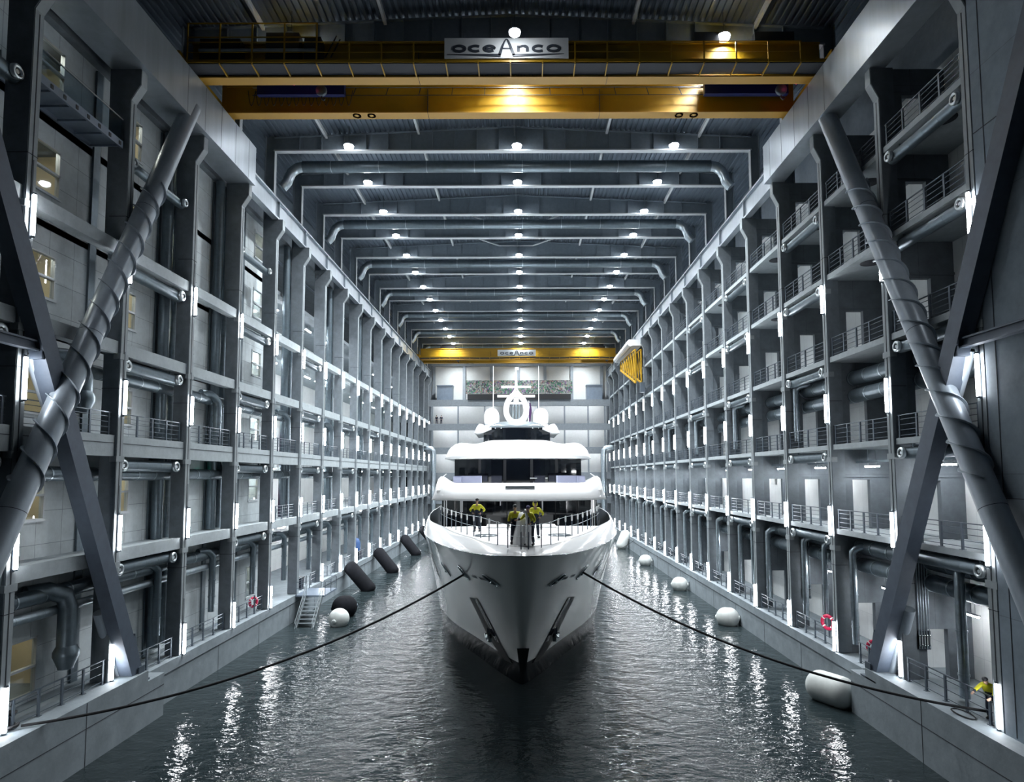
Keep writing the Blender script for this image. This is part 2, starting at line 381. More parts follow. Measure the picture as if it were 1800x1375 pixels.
# --- right back wall, cross walls, slabs
m = MB(); m.box(20.9, 21.2, 22.9, Y1, -9.95, 20.4); S(m.build('wall_right', M['wall_white']), 'pale back wall of the right hand galleries', 'wall')
holes = [(18.75,19.75,zf,zf+2.75) for zf in (-9.95,-3.05,1.7,6.73,11.55,15.95)]
pm = MB(); pm.wall('y', -.14, .14, 18.2, 20.95, -9.95, 20.05, holes)
for h in holes[1:]: pm.box(18.2, 20.9, -.2, .2, h[2]+2.9, h[2]+3.02)
pme = pm.mesh('partition', M['partition'])
for i in range(18):
    o = inst(pme, 'partition_wall', (0, CY(i), 0)); S(o, f'grey cross wall with doorways, right galleries, {ORD[i]} from the camera', 'wall', 'cross walls of the right galleries')
RN = ['first','second','third','fourth','fifth']
for q, (t, b) in enumerate(RV):
    m = MB(); m.box(17.66, 20.95, 23.3, Y1, b, t)
    if q >= 3:
        for i in range(0, 8, 1): m.lathe([(0,0),(.55,0),(.55,.05)], (18.6, CY(i)+2.8, b-.02), 24, 1)
    S(m.build('gallery_floor', [M['concrete_light'], M['dark_gap']]), f'thin concrete gallery floor on the right wall, {RN[q]} above the quay', 'floor band', 'gallery floors of the right wall')
m = MB(); m.box(17.55, 21., Y0, 23.3, -9.47, 19.9)
for z in (13.2, -.9): m.box(17.535, 17.56, Y0, 23.3, z, z+.03, 1)
m.box(17.535,17.56,22.75,22.78,-9.4,19,1)
S(m.build('wall_right', [M['board_wall'], M['dark_gap']]), 'blank concrete wall nearest the camera on the right', 'wall')
# --- upper side walls and roof
for x0, x1, sd in ((-23.0,-22.7,'left'),(21.2,21.5,'right')):
    m = MB(); m.box(x0, x1, Y0, Y1, 20.0, 27.2); S(m.build('wall_'+sd+'_upper', M['roof_steel']), f'dark steel clad upper wall, {sd} side under the roof', 'wall')
def rz(x): return 27.72 - .045*abs(x+.75)
m = MB(); rows = []
xs = []; x = -23.0
while x < 21.5:
    xs += [(x,.0),(x+.16,.0),(x+.2,.1),(x+.36,.1)]; x += .4
rows = [[(px, y, rz(px)+dz) for px, dz in xs] for y in (Y0, 40, 80, Y1+1)]
m.grid(rows, smooth=False); S(m.build('ceiling', M['roof_sheet']), 'dark corrugated steel roof sheets', 'ceiling')
for n, x in enumerate((-15.5,-8.2,6.7,14.0)):
    m = MB(); m.box(x-.09, x+.09, Y0, Y1, rz(x)-.34, rz(x)-.03); S(m.build('roof_purlin', M['roof_flange']), f'pale roof purlin running away from the camera, {ORD[n]} from the left', 'purlin', 'roof purlins')
# --- portal frames
gm = MB()
xe0, xe1 = -19.6, 18.1
gm.box(xe0, xe1, -.22, .22, 25.62, 25.72, 1)
def gtop(x): return 27.55 - .045*abs(x+.75)
poly = [(xe0,25.72),(xe1,25.72),(xe1,gtop(xe1)),(-.75,gtop(-.75)),(xe0,gtop(xe0))]
gm.prism(poly, 'y', -.02, .02)
tp = [(xe0,gtop(xe0)),(-.75,gtop(-.75)),(xe1,gtop(xe1))]
gm.bar((xe0,0,gtop(xe0)+.03),(-.75,0,gtop(-.75)+.03),.4,.06); gm.bar((-.75,0,gtop(-.75)+.03),(xe1,0,gtop(xe1)+.03),.4,.06)
x = -17.6
while x < 17: gm.box(x-.02, x+.02, -.16, .16, 25.72, gtop(x)); x += 1.75
for a, s in ((xe0,1),(xe1,-1)):
    gm.prism([(a,25.72),(a+s*2.2,25.72),(a+s*2.2,gtop(a+s*2)-.1),(a,gtop(a)-.05)], 'y', -.06, .06)
gme = gm.mesh('girder', [M['roof_steel'], M['roof_flange']])
def upcol(s):
    m = MB(); x0, x1 = (-20.28,-19.5) if s < 0 else (18.0,18.75)
    m.box(x0, x1, -.02, .02, 20.05, 27.0)
    m.box((x1-.05) if s < 0 else x0, x1 if s < 0 else x0+.05, -.2, .2, 20.05, 25.7, 1)
    m.box(x0 if s < 0 else x1-.05, x0+.05 if s < 0 else x1, -.2, .2, 20.05, 27.0)
    return m.mesh('upper_column', [M['roof_steel'], M['roof_flange']])
ucm = (upcol(-1), upcol(1))
gus = MB(); gus.prism([(-20.28,20.4),(-22.7,20.4),(-22.7,26.6),(-20.28,26.6)], 'y', .3, .34); gum = gus.mesh('g', M['roof_steel'])
for i in range(2, 18):
    r = empty('portal_frame', (0, CY(i), 0)); S(r, f'steel roof frame spanning the hall, {ORD[i-2]} from the camera', 'roof frame', 'steel roof frames')
    inst(gme, 'girder', (0,0,0), r)
    for k in (0,1): inst(ucm[k], 'upper_column', (0,0,0), r)
# --- runway: near box beam + far I beam
for s, side in ((-1,'left'),(1,'right')):
    a, b = (-20.2,-18.45) if s < 0 else (16.72,17.95)
    m = MB(); m.box(a, b, Y0, 41.7, 20.06, 22.75)
    xi = b if s < 0 else a
    for k in range(5): m.box(xi-.006, xi+.006, 33.0+k*1.9, 33.02+k*1.9, 20.1, 22.7, 1)
    S(m.build('box_beam', [M['steel_light'], M['dark_gap']]), f'heavy brushed steel box beam on the near {side} columns', 'runway beam')
    a, b = (-19.55,-19.05) if s < 0 else (17.35,17.85)
    m = MB(); c = (a+b)/2
    m.box(a, b, 41.7, Y1, 20.06, 20.2); m.box(a, b, 41.7, Y1, 21.55, 21.68); m.box(c-.05, c+.05, 41.7, Y1, 20.2, 21.55)
    for i in range(4, 18):
        m.box(a+.02, b-.02, CY(i)-.03, CY(i)+.03, 20.2, 21.55); 
    m.box(c-.06, c+.06, 41.7, Y1, 21.68, 21.82)
    S(m.build('runway_beam', M['steel_light']), f'crane runway beam along the {side} columns beyond the box beam', 'runway beam')
# --- end wall
EW = 128.2
m = MB(); m.box(-23, 21.5, EW+.9, EW+1.2, -13.5, 28.3); S(m.build('wall_back', M['panel_white']), 'white end wall of the hall far behind the yacht', 'wall')
m = MB()
for x in (-18.6,-12.3,-6.6,-.9,4.6,10.2,16.4): m.box(x-.3, x+.3, EW+.5, EW+.9, 15, 24.2)
m.box(-22, 21, EW+.4, EW+.95, 22.9, 24.6); m.box(-22, 21, EW+.3, EW+.95, 27., 28.); m.box(-22,21,EW+.5,EW+.95,24.6,27.)
for x in (-22.3,-19.6,17.9,20.6): m.box(x-.5,x+.5,EW+.2,EW+.95,-9,28)
S(m.build('trim_1', M['wall_end']), 'grey posts and header framing the white panels of the end wall', 'wall frame')
for q, z in enumerate((15.1, 10.2, 5.4, .3, -4.6)):
    m = MB(); m.box(-22, 21, EW-2.6, EW+.9, z-.1, z+.35); m.box(-22, 21, EW-2.75, EW-2.6, z-1., z+.35)
    for x in (-18.4,-13.2,-7.8,-2.4,3.,8.4,13.2,16.6): m.box(x-.15, x+.15, EW-2.7, EW-2.4, z-5., z)
    S(m.build('gallery_floor', M['wall_end']), f'grey gallery floor across the end wall, {RN[q]} from the top', 'floor band', 'gallery floors of the end wall')
    if q < 3:
        for k, x in enumerate((-16.8,-14.6,-11.2,-7.,1.6,5.6,9.,12.,15.)):
            l = inst(gsm, 'gallery_lamp', (x, EW-1.2, z-.35)); l.rotation_euler = (0,0,PI/2)
            tag(l, f'strip lamp under the end wall gallery, {RN[q]} floor from top, {ORD[k]} from the left', 'lamp', 'strip lamps on the end wall')
# ================================================================== LIGHT TUBES
TZ = [(-9.942,-8.171),(-3.498,-1.727),(2.911,4.658),(9.31,11.095)]
ROW = ['lowest row','second row up','third row up','top row']
def tube_parts():
    d = MB(); L = 1.76
    d.tube([(0,0,.05),(0,0,.09),(0,0,L-.09),(0,0,L-.05)], [.05,.072,.072,.05], 12)
    c1 = MB(); c1.tube([(0,0,0),(0,0,.06)], .075, 10)
    bk = MB(); bk.box(-.03,.03,-.03,.03,0,L)
    return d.mesh('diffuser', M['tube']), c1.mesh('end_cap', M['rail']), bk
TD, TC, TB = tube_parts()
cond = {}
def tube(side, i, q):
    s = -1 if side == 'left' else 1
    x = -19.17 if s < 0 else 17.57
    z0, z1 = TZ[q]
    if q == 0 and i < 2: z0 += .49
    x -= s*.13 if not (q == 0 and i < 2) else s*.02
    o = empty('light_tube', (x, CY(i), z0))
    tag(o, f'upright white light tube, {side} wall, {ROW[q]}, {ORD[i]} column from the camera', 'light tube', f'light tubes on the {side} columns')
    inst(TD, 'diffuser', (0,0,0), o)
    if i < 7:
        inst(TC, 'end_cap', (0,0,0), o); inst(TC, 'end_cap', (0,0,1.7), o)
        m = MB(); m.box(.09*s-.02, .09*s+.02, -.05, .05, -.05, 1.82); 
        m.tube([(.1*s,.0,1.8),(.1*s,0,3.1)], .014, 6)
        m.build('bracket', M['rail'], o)
for side in ('left','right'):
    for q in range(4):
        for i in range(18):
            if q == 0 and side == 'left' and i == 5 : continue
            tube(side, i, q)
# ================================================================== RAILINGS
def rail_posts(L, h, n, light=False):
    m = MB()
    m.box(-.035,.035,-.05,.05,0,h)
    m.box(-.09,.09,-.09,.09,0,.02)
    return m
_rc = {}
def railing(x, ya, yb, z, label, group, bars=4, n=5, h=1.1, near=False, mt='rail'):
    L = yb-ya; key = (round(L,2), bars, n, h, near, mt)
    if key not in _rc:
        pm = rail_posts(L, h, n).mesh('post', M[mt])
        t = MB(); t.box(-.03,.03,-L/2,L/2,h-.04,h)
        hr = t.mesh('handrail', M[mt])
        b = MB()
        for k in range(bars): zz = .12 + (h-.22)*k/max(1,bars-1)*.85; b.box(-.012,.012,-L/2,L/2,zz,zz+.025)
        br = b.mesh('bar', M[mt])
        a = MB(); a.v += []; 
        for k in range(n):
            y = -L/2 + .15 + (L-.3)*k/(n-1); a.box(-.03,.03,y-.04,y+.04,0,h)
        a.box(-.03,.03,-L/2,L/2,h-.04,h)
        for k in range(bars): zz = .12 + (h-.22)*k/max(1,bars-1)*.85; a.box(-.012,.012,-L/2,L/2,zz,zz+.025)
        _rc[key] = (pm, hr, br, a.mesh('railing', M[mt]))
    pm, hr, br, al = _rc[key]
    if near:
        r = empty('railing', (x, (ya+yb)/2, z))
        for k in range(n): inst(pm, 'post', (0, -L/2+.15+(L-.3)*k/(n-1), 0), r)
        inst(hr, 'handrail', (0,0,0), r); inst(br, 'bar', (0,0,0), r)
    else: r = inst(al, 'railing', (x, (ya+yb)/2, z))
    tag(r, label, 'railing', group)
for q, (t, b) in enumerate(RV):
    for i in range(-1 if q > 5 else 0, 17):
        railing(17.75, CY(i)+.3, CY(i+1)-.3, t, f'dark steel railing, right wall, {RN[q]} gallery above the quay, {ORD[i]} bay from camera', 'railings of the right galleries', 4, 5, 1.1, i < 4)
for i in range(0, 17):
    x, z = (17.55, -9.47) if i == 0 else (17.8, -9.95)
    railing(x+ (0 if i else .1), CY(i)+.4, CY(i+1)-.3 - (1.6 if i == 1 else 0), z, f'grey railing on the right quay, {ORD[i]} bay from the camera', 'railings of the right quay', 3, 5, 1.1, i < 5)
for i in range(0, 17):
    railing(-19.5, CY(i)+.3, CY(i+1)-.3, 1.98, f'dark steel railing, left wall, middle gallery, {ORD[i]} bay from the camera', 'railings of the left middle gallery', 4, 5, 1.1, i < 5)
    if i >= 4: railing(-19.55, CY(i)+.3, CY(i+1)-.3, -3.41, f'dark steel railing, left wall, lowest gallery, {ORD[i]} bay from the camera', 'railings of the left lowest gallery', 4, 5, 1.1, i < 7)
    if i not in (1, 4):
        x, z = (-19.3, -9.47) if i == 0 else (-19.55, -9.95)
        railing(x, CY(i)+.4, CY(i+1)-.3, z, f'grey railing on the left quay, {ORD[i]} bay from the camera', 'railings of the left quay', 3, 5, 1.1, i < 6)
railing(-19.5, 31.6, 35.2, -9.95, 'short grey railing on the left quay beside the square brace foot', 'railings of the left quay', 3, 4, 1.1, True)
railing(-19.5, 17.8, 23.3, 1.98, 'dark railing on the left middle gallery at the left photo edge', 'railings of the left middle gallery', 4, 5, 1.1, True)
# ================================================================== DUCTS AND PIPES
def silencer(x, ya, yb, z, r, label, group):
    o = empty('silencer_duct', (x, (ya+yb)/2, z)); L = yb-ya
    m = MB(); m.tube([(0,-L/2+.35,0),(0,L/2-.35,0)], r, 20); 
    for k in (-1,0,1): m.tube([(0,k*L/5-.02,0),(0,k*L/5+.02,0)], r*1.015, 20)
    m.box(-.05,.05,-L/2+.6,-L/2+.64,r,r+.3); m.box(-.05,.05,L/2-.64,L/2-.6,r,r+.3)
    m.build('casing', M['duct_dark'], o)
    sx = 1 if x < 0 else -1
    for s in (-1,1):
        f = MB(); y = s*(L/2-.25); q = r*.95
        f.tube([(0,y,0),(sx*.34,y,0)], q*.85, 18, 1); f.tube([(0,y-.28,0),(0,y+.28,0)], r*1.02, 18, 1)
        f.lathe([(q*.5,-.06),(q*.5,.06),(q*.75,.1),(q*1.02,.05),(q*1.02,-.06)], (sx*.36,y,0), 22, 0, (sx,0,0))
        f.lathe([(0,.0),(q*.55,.0)], (sx*.38,y,0), 18, 2, (1,0,0)); f.lathe([(0,.0),(q*.3,.0)], (sx*.39,y,0), 14, 0, (1,0,0))
        f.build('jet_nozzle', [M['duct_ring'], M['duct_dark'], M['dark_gap']], o)
    tag(o, label, 'duct', group)
for i in (-1,1,3,5,7,9):
    for k, (t, b) in LV.items():
        if k == 'A' and i > 6: continue
        silencer(-19.75, max(CY(i)+.35, 18.3), CY(i+1)-.55, b-.42, .3, f'tube duct with ringed nozzles, left wall, under {LNAME[k]} band, {ORD[i+1]} bay from camera', 'ringed tube ducts of the left wall')
for i in (1,3): silencer(-19.8, CY(i)+.35, CY(i+1)-.5, 15.75, .24, f'thin tube duct with nozzles high on the left wall, {ORD[i]} bay from camera', 'ringed tube ducts of the left wall')
silencer(-19.8, 18.5, 23.2, 15.6, .3, 'dark tube duct with a ringed end at the top left photo corner', 'ringed tube ducts of the left wall')
for i in range(0, 16, 2):
    for q, (t, b) in enumerate(RV):
        if i > 6 and q > 2: continue
        silencer(17.95, CY(i)+.4, CY(i+1)-.5, b-.42, .27, f'tube duct with ringed nozzles, right wall, under {RN[q]} gallery, {ORD[i]} bay from camera', 'ringed tube ducts of the right wall')
def longduct(x, ya, yb, z, r, label, group, mt='duct_dark'):
    o = empty('air_duct', (x, ya, z)); L = yb-ya
    m = MB(); m.tube([(0,0,0),(0,L,0)], r, 20); y = 1.2
    while y < L: m.tube([(0,y-.04,0),(0,y+.04,0)], r*1.04, 20, 1); y += 1.5
    m.build('casing', [M[mt], M['galv']], o); tag(o, label, 'duct', group)
for n, (z, nm) in enumerate(((5.5,'second gallery'),(-4.05,'quay'))):
    longduct(19.05, 23.6, 125, z, .42, f'upper of two long grey ducts along the right {nm}', 'long ducts of the right wall')
    longduct(19.05, 23.6, 125, z-1.0, .4, f'lower of two long grey ducts along the right {nm}', 'long ducts of the right wall')
for n, (z, nm) in enumerate(((.25,'under the middle band'),(5.1,'under the upper band'),(-4.9,'under the lowest band'))):
    longduct(-20.45, 18, 125, z-.1, .33, f'long grey duct behind the left columns {nm}', 'long ducts of the left wall')
longduct(-20.35, 18, 125, -5.75, .2, 'thin long duct low behind the left columns above the quay', 'long ducts of the left wall', 'galv')
def downpipe(x, y, z0, z1, r, dx, dy, label, group, mt='galv', knee=.7):
    """pipe that leaves a duct at (x+dx, y+dy, z1), bends and drops to z0"""
    m = MB(); a = Vector((x+dx, y+dy, z1)); b = Vector((x, y, z1-.1)); 
    pts = [a]
    for k in range(1, 8):
        u = k/8; p = a.lerp(Vector((x, y, z1)), min(1, u*1.35)); p.z = z1 - (max(0,u-.3)/.7)**2*knee; pts.append(p)
    pts += [Vector((x,y,z1-knee-.1)), Vector((x,y,z0))]
    m.tube(pts, r, 12); m.tube([(x,y,z0+.9),(x,y,z0+1.)], r*1.12, 12); m.tube([(x,y,(z0+z1)/2),(x,y,(z0+z1)/2+.08)], r*1.12, 12)
    o = m.build('down_pipe', M[mt]); tag(o, label, 'pipe', group)
for i in range(1, 14):
    downpipe(18.25, CY(i+1)-.8, -9.3, -4.0, .19, .75, -.4, f'bent silver down pipe on the right quay, {ORD[i]} bay from the camera', 'down pipes of the right quay')
    if i % 2 == 0: downpipe(18.45, CY(i+1)-3.1, -9.4, -4.1, .15, .6, -.4, f'thin silver down pipe on the right quay, middle of {ORD[i]} bay from the camera', 'down pipes of the right quay')
downpipe(18.35, CY(0)+2.9, -9.3, -3.9, .2, .9, .3, 'tall silver down pipe on the right quay near the crouched worker', 'down pipes of the right quay')
for i in (2,4,6,8,10): downpipe(18.15, CY(i+1)-.55, 2.2, 5.9, .19, .8, -.4, f'bent silver down pipe, right second gallery, {ORD[i]} bay from the camera', 'down pipes of the right second gallery')
for i in range(1, 15):
    downpipe(-20.0, CY(i+1)-1.15, -8.6, -4.7, .2, -.4, -1.1, f'bent grey down pipe on the left quay, {ORD[i]} bay from the camera', 'down pipes of the left quay', 'duct_dark', 1.0)
    if i in (2,4,6,8): downpipe(-19.95, CY(i+1)-1.2, 2.6, 5.3, .26, -.5, -1.2, f'bent grey down pipe, left middle gallery, {ORD[i]} bay from the camera', 'down pipes of the left middle gallery', 'duct_dark', 1.1)
for i in (1, 2, 4, 6, 8, 10, 12):
    for k, (dy, r, mt, nm) in enumerate(((-.5,.29,'duct_dark','dark'),(.5,.25,'galv','silver'))):
        m = MB(); m.tube([(0,0,-9.4 if i%2 else -3.4),(0,0,20)], r, 16)
        for z in range(-3, 20, 2): m.tube([(0,0,z),(0,0,z+.06)], r*1.03, 16)
        o = m.build('riser_duct', M[mt], loc=(-20.55, CY(i+1)+dy, 0))
        tag(o, f'tall {nm} riser duct behind the left columns, {ORD[i]} bay from the camera', 'duct', 'riser ducts of the left wall')
# air outlets on the near left quay and middle gallery
for nm, z0, z1, y in (('quay',-8.3,-4.9,27.7),('middle gallery',2.9,5.3,28.0)):
    o = empty('air_outlet', (-19.95, y, 0)); m = MB()
    m.tube([(-.8,-1.4,z1),(-.4,-.7,z1+.05),(-.1,-.1,z1-.25),(0,0,z1-.8),(0,0,z0+1.0)], .38, 18); m.build('casing', M['duct_dark'], o)
    m = MB(); m.lathe([(.38,1.0),(.5,.75),(.5,.55),(.3,.05),(.3,0)], (0,0,z0), 18); m.build('nozzle', M['duct_dark'], o)
    tag(o, f'curved silver air outlet hanging over the left {nm}, nearest the camera', 'air outlet')
# cable ladder + lamps on the right first gallery, lamps on the quay
o = empty('cable_ladder', (19.2, 23.8, .72)); m = MB()
m.box(-.2,-.17,0,100,-.06,.06); m.box(.17,.2,0,100,-.06,.06); m.build('side_rail', M['galv'], o)
m = MB()
for k in range(250): m.box(-.17,.17,k*.4,k*.4+.16,-.03,.03)
m.build('rungs', M['galv'], o); tag(o, 'long steel cable ladder under the right first gallery ceiling', 'cable ladder')
for i in range(0, 16):
    l = inst(glm, 'gallery_lamp', (19.2, CY(i)+4.6, .4)); l.scale = (1.2,.8,1)
    tag(l, f'white strip lamp over the right first gallery, {ORD[i]} bay from the camera', 'lamp', 'strip lamps of the right first gallery')
for i in (0,1,2,5):
    l = inst(glm, 'gallery_lamp', (19.6, CY(i)+4.2, -6.2)); l.scale = (.7,.8,1)
    tag(l, f'white strip lamp over the right quay, {ORD[i]} bay from the camera', 'lamp', 'strip lamps of the right quay')
# switch boxes with conduits on cross walls of the right quay
for i in (1,3):
    o = empty('valve_panel', (18.55, CY(i)-.2, -8.0)); m = MB(); m.box(-.32,.32,-.05,.05,-.1,.75); m.build('back_plate', M['rail'], o)
    m = MB()
    for k in range(5): m.tube([(-.24+.12*k,-.1,-.05),(-.24+.12*k,-.1,4.4)], .025, 6)
    m.build('conduit', M['galv'], o)
    m = MB()
    for k in range(5): m.sphere((-.24+.12*k,-.12,.55), .05, 8, 6); m.sphere((-.24+.12*k,-.12,.1), .045, 8, 6); m.box(-.27+.12*k,-.21+.12*k,-.14,-.08,.15,.5)
    m.build('valve', M['chrome'], o)
    tag(o, f'row of five valves with conduits on the {ORD[i]} cross wall of the right quay', 'valves')
# ================================================================== ROOF LAMPS
lsh = MB(); lsh.lathe([(0,.30),(.10,.30),(.16,.22),(.36,.10),(.40,.02),(.40,0),(.36,0),(.36,.02)], n=20); LSH = lsh.mesh('shade', M['galv'])
ldf = MB(); ldf.lathe([(0,-.26),(.2,-.25),(.34,-.14),(.37,.0),(.0,.01)], n=20); LDF = ldf.mesh('diffuser', M['bay'])
lcb = MB(); lcb.tube([(0,0,.3),(0,0,1.6)], .02, 6); LCB = lcb.mesh('cable', M['rail'])
for n in range(-2, 14):
    for k, (x, nm) in enumerate(((-13.5,'left'),(-.42,'middle'),(11.82,'right'))):
        y, z = 46.72+6*n, 25.65
        if n == -1: y, z = 36.6, 26.2
        if n == -2 and k == 1: q_ = 32.4/y; x, y, z = x*q_, 32.4, z*q_+.28
        o = empty('roof_lamp', (x, y, z))
        if n == -2 and k == 1: o.scale = (.85,)*3
        tag(o, f'bright round roof lamp, {nm} row, {ORD[n+2]} from the camera', 'roof lamp', 'round roof lamps')
        inst(LSH, 'shade', (0,0,0), o); inst(LDF, 'diffuser', (0,0,0), o); inst(LCB, 'cable', (0,0,0), o)
        l = bpy.data.lights.new('roof_lamp_light', 'SPOT'); l.energy = LAMP_W*((.5 if k == 1 else .8) if n == -1 else .35 if n == -2 and k == 1 else 1); l.spot_size = math.radians(CONE); l.spot_blend = 1.; l.shadow_soft_size = .3; l.color = (.93,.975,1.)
        lo = bpy.data.objects.new('roof_lamp_light', l); C.objects.link(lo); lo.parent = o; lo.location = (0,0,-.32)
m = MB(); m.tube([(-.62,35,26.9),(-.62,127,26.9)], .015, 6)
o = m.build('suspension_wire', M['rail_light']); tag(o, 'thin wire running under the roof above the middle row of lamps', 'wire')
for k in range(7):
    y = 50.6+12*k
    o = empty('roof_duct', (0, y, 25.95)); m = MB(); m.tube([(-18.4,0,0),(15.8,0,0)], .47, 22)
    for x in range(-16, 16, 4): m.tube([(x-.03,0,0),(x+.03,0,0)], .485, 22, 1)
    m.build('casing', [M['duct_dark'], M['galv']], o)
    for s, x in ((-1,-18.4),(1,15.8)):
        e = MB(); pts = [(x,0,0),(x+s*.5,0,-.1),(x+s*.95,0,-.45),(x+s*1.15,-.1,-.95),(x+s*1.25,-.15,-1.4),(x+s*1.65,-.2,-1.9)]
        e.tube(pts, [.42,.42,.4,.4,.4,.4], 16)
        e.build('flexible_elbow', M['galv'], o)
    tag(o, f'big round duct across the roof with bent ends, {ORD[k]} from the camera', 'roof duct', 'round ducts across the roof')
for k, i in enumerate((6, 7)):
    o = empty('roof_bracing', (0, CY(i), 26.7)); m = MB(); 
    for s in (-1,1): m.bar((s*7-.75,.2,0),(s*2-.75,5.8,.3), .1, .1)
    m.bar((-2.75,5.8,.3),(1.25,5.8,.3), .1,.1); m.build('rod', M['roof_flange'], o)
    tag(o, f'pale diagonal roof bracing rods behind the {ORD[i-2]} roof frame', 'bracing')
# ================================================================== X BRACES
def spiral_brace(side):
    s = -1 if side == 'left' else 1
    x = -18.5 if s < 0 else 16.9
    a, b = Vector((x, 18.34 if s < 0 else 18.07, -9.9)), Vector((x+s*.35, 34.1 if s < 0 else 34.2, 21.0))
    o = empty('spiral_brace', a); d = (b-a); L = d.length; d.normalize(); R = .475
    m = MB(); m.tube([a-a, (b-a)], R, 40); 
    for t in (.28,.52,.75): m.tube([d*(L*t-.012), d*(L*t+.012)], R*1.004, 40, 1)
    m.build('pipe', [M['spiral'], M['dark_gap']], o)
    u = Vector((1,0,0)); w = d.cross(u).normalized()
    t0, t1 = (.31, .80); pitch = 2.5; starts = (0,1)
    for k in starts:
        n = 150; rows = []; th = .022
        for j in range(n+1):
            t = (t0+(t1-t0)*j/n)*L; ph = 2*PI*(t/pitch)*-1 + k*PI
            rad = (u*math.cos(ph) + w*math.sin(ph)); c = d*t
            rows.append([c+rad*(R-.02)-d*th, c+rad*(R+.11)-d*th, c+rad*(R+.11)+d*th, c+rad*(R-.02)+d*th])
        f = MB(); f.grid([r+[r[0]] for r in rows], smooth=False); f.add(rows[0], [(0,1,2,3)]); f.add(rows[-1], [(3,2,1,0)])
        f.build('helical_fin', M['spiral'], o)
    c = MB(); c.tube([d*(L-1.3)+Vector((.0,0,0)), d*(L+.02)], R*1.0, 40); 
    tag(o, f'fat slanting grey tube with spiral fins, {side} side of the hall', 'brace', 'spiral braces')
    # square strut
    xs = -18.95 if s < 0 else 17.2
    a, b = (Vector((xs, 30.75, -9.5)), Vector((xs, 17.7, 19.9))) if s < 0 else (Vector((xs, 30.9, -9.5)), Vector((xs, 17.6, 19.9)))
    o = empty('square_brace', a); m = MB(); m.bar((0,0,0), b-a, .62, .78, up=(0,1,0)); m.build('strut', M['brace'], o)
    g = MB(); g.box(-.45,.45,-.6,.75,-.45,-.38); g.prism([(-.5,-.4),(.7,-.4),(.55,.35),(.1,1.9),(-.3,1.4)], 'x', -.06, .06)
    g.box(-.42,-.36,-.1,.35,-.4,.35); g.box(.36,.42,-.1,.35,-.4,.35); g.build('foot_plate', M['rail'], o)
    tag(o, f'square steel strut crossing the spiral tube, {side} side', 'brace', 'square braces')
    y1 = 24.1; p = MB(); p.box(-.16,.16,-8,0,-.2,-.13); p.box(-.16,.16,-8,0,.13,.2); p.box(-.03,.03,-8,0,-.13,.13); p.box(-.25,.25,-.2,.35,-.5,.35)
    o = p.build('tie_beam', M['brace'], loc=(xs+ s*-.02, y1, 5.1)); tag(o, f'level steel beam running from the brace crossing to the photo edge, {side} side', 'tie beam')
    q = MB(); q.tube([(0,0,0),(0,2.2,-4.2)], .3, 20); 
    o = q.build('stub_pipe', M['spiral'], loc=(xs-s*.0+s*.35, y1+.1, 4.9)); tag(o, f'short slanted pipe below the brace crossing, {side} side', 'pipe')
    q = MB(); q.tube([(0,0,0),(0,-1.5,3.4)], .28, 20)
    o = q.build('stub_pipe', M['spiral'], loc=(xs+s*.55, 30.6, -9.6)); tag(o, f'short slanted pipe behind the square strut foot, {side} quay', 'pipe')
spiral_brace('left'); spiral_brace('right')
# ================================================================== GLASS CATWALK upper left
o = empty('glass_catwalk', (-19.45, 26.6, 16.1)); m = MB()
m.box(-.05,.05,-2.9,2.6,-.18,.18); m.box(-1.5,-1.42,-2.9,2.6,-.18,.1); 
for k in range(6): m.box(-1.45,0,-2.9+k*1.06,-2.84+k*1.06,-.16,-.06)
m.build('frame', M['steel'], o)
m = MB(); m.box(-1.42,-.05,-2.9,2.6,.02,.08); m.build('deck_plate', M['steel'], o)
m = MB(); m.box(-.01,.01,-2.85,2.55,.18,1.25); m.build('glass_panel', M['glass_rail'], o)
m = MB(); m.box(-.03,.03,-2.9,2.6,1.25,1.29); m.build('handrail', M['rail_light'], o)
m = MB()
for k in range(8): m.box(.05,.07,-2.75+k*.72,-2.6+k*.72,-.1,.08)
m.build('clamp', M['black'], o)
tag(o, 'short walkway with glass balustrade high on the near left wall', 'catwalk')
# ================================================================== LETTERING (flat strokes)
def stroke(m, pts, wds, z=0, t=.03, mi=0):
    """ribbon along pts in the xz plane, facing -y"""
    P = [Vector((p[0], 0, p[1])) for p in pts]; n = len(P); L = []; R = []
    for i in range(n):
        d = (P[min(i+1,n-1)] - P[max(i-1,0)]).normalized(); nn = Vector((-d.z,0,d.x)); w = wds[i] if isinstance(wds,(list,tuple)) else wds
        L.append(P[i]+nn*w/2); R.append(P[i]-nn*w/2)
    vs = []
    for i in range(n): vs += [L[i]+Vector((0,-t,0)), R[i]+Vector((0,-t,0)), L[i], R[i]]
    fs = []
    for i in range(n-1):
        a, b = 4*i, 4*i+4
        fs += [(a,a+1,b+1,b),(a+2,b+2,b+3,a+3),(a,b,b+2,a+2),(a+1,a+3,b+3,b+1)]
    fs += [(0,2,3,1),(4*n-4,4*n-3,4*n-1,4*n-2)]
    m.add(vs, fs, mi)
def arc(cx, cz, rx, rz_, a0, a1, n=24): return [(cx+rx*math.cos(math.radians(a0+(a1-a0)*k/n)), cz+rz_*math.sin(math.radians(a0+(a1-a0)*k/n))) for k in range(n+1)]
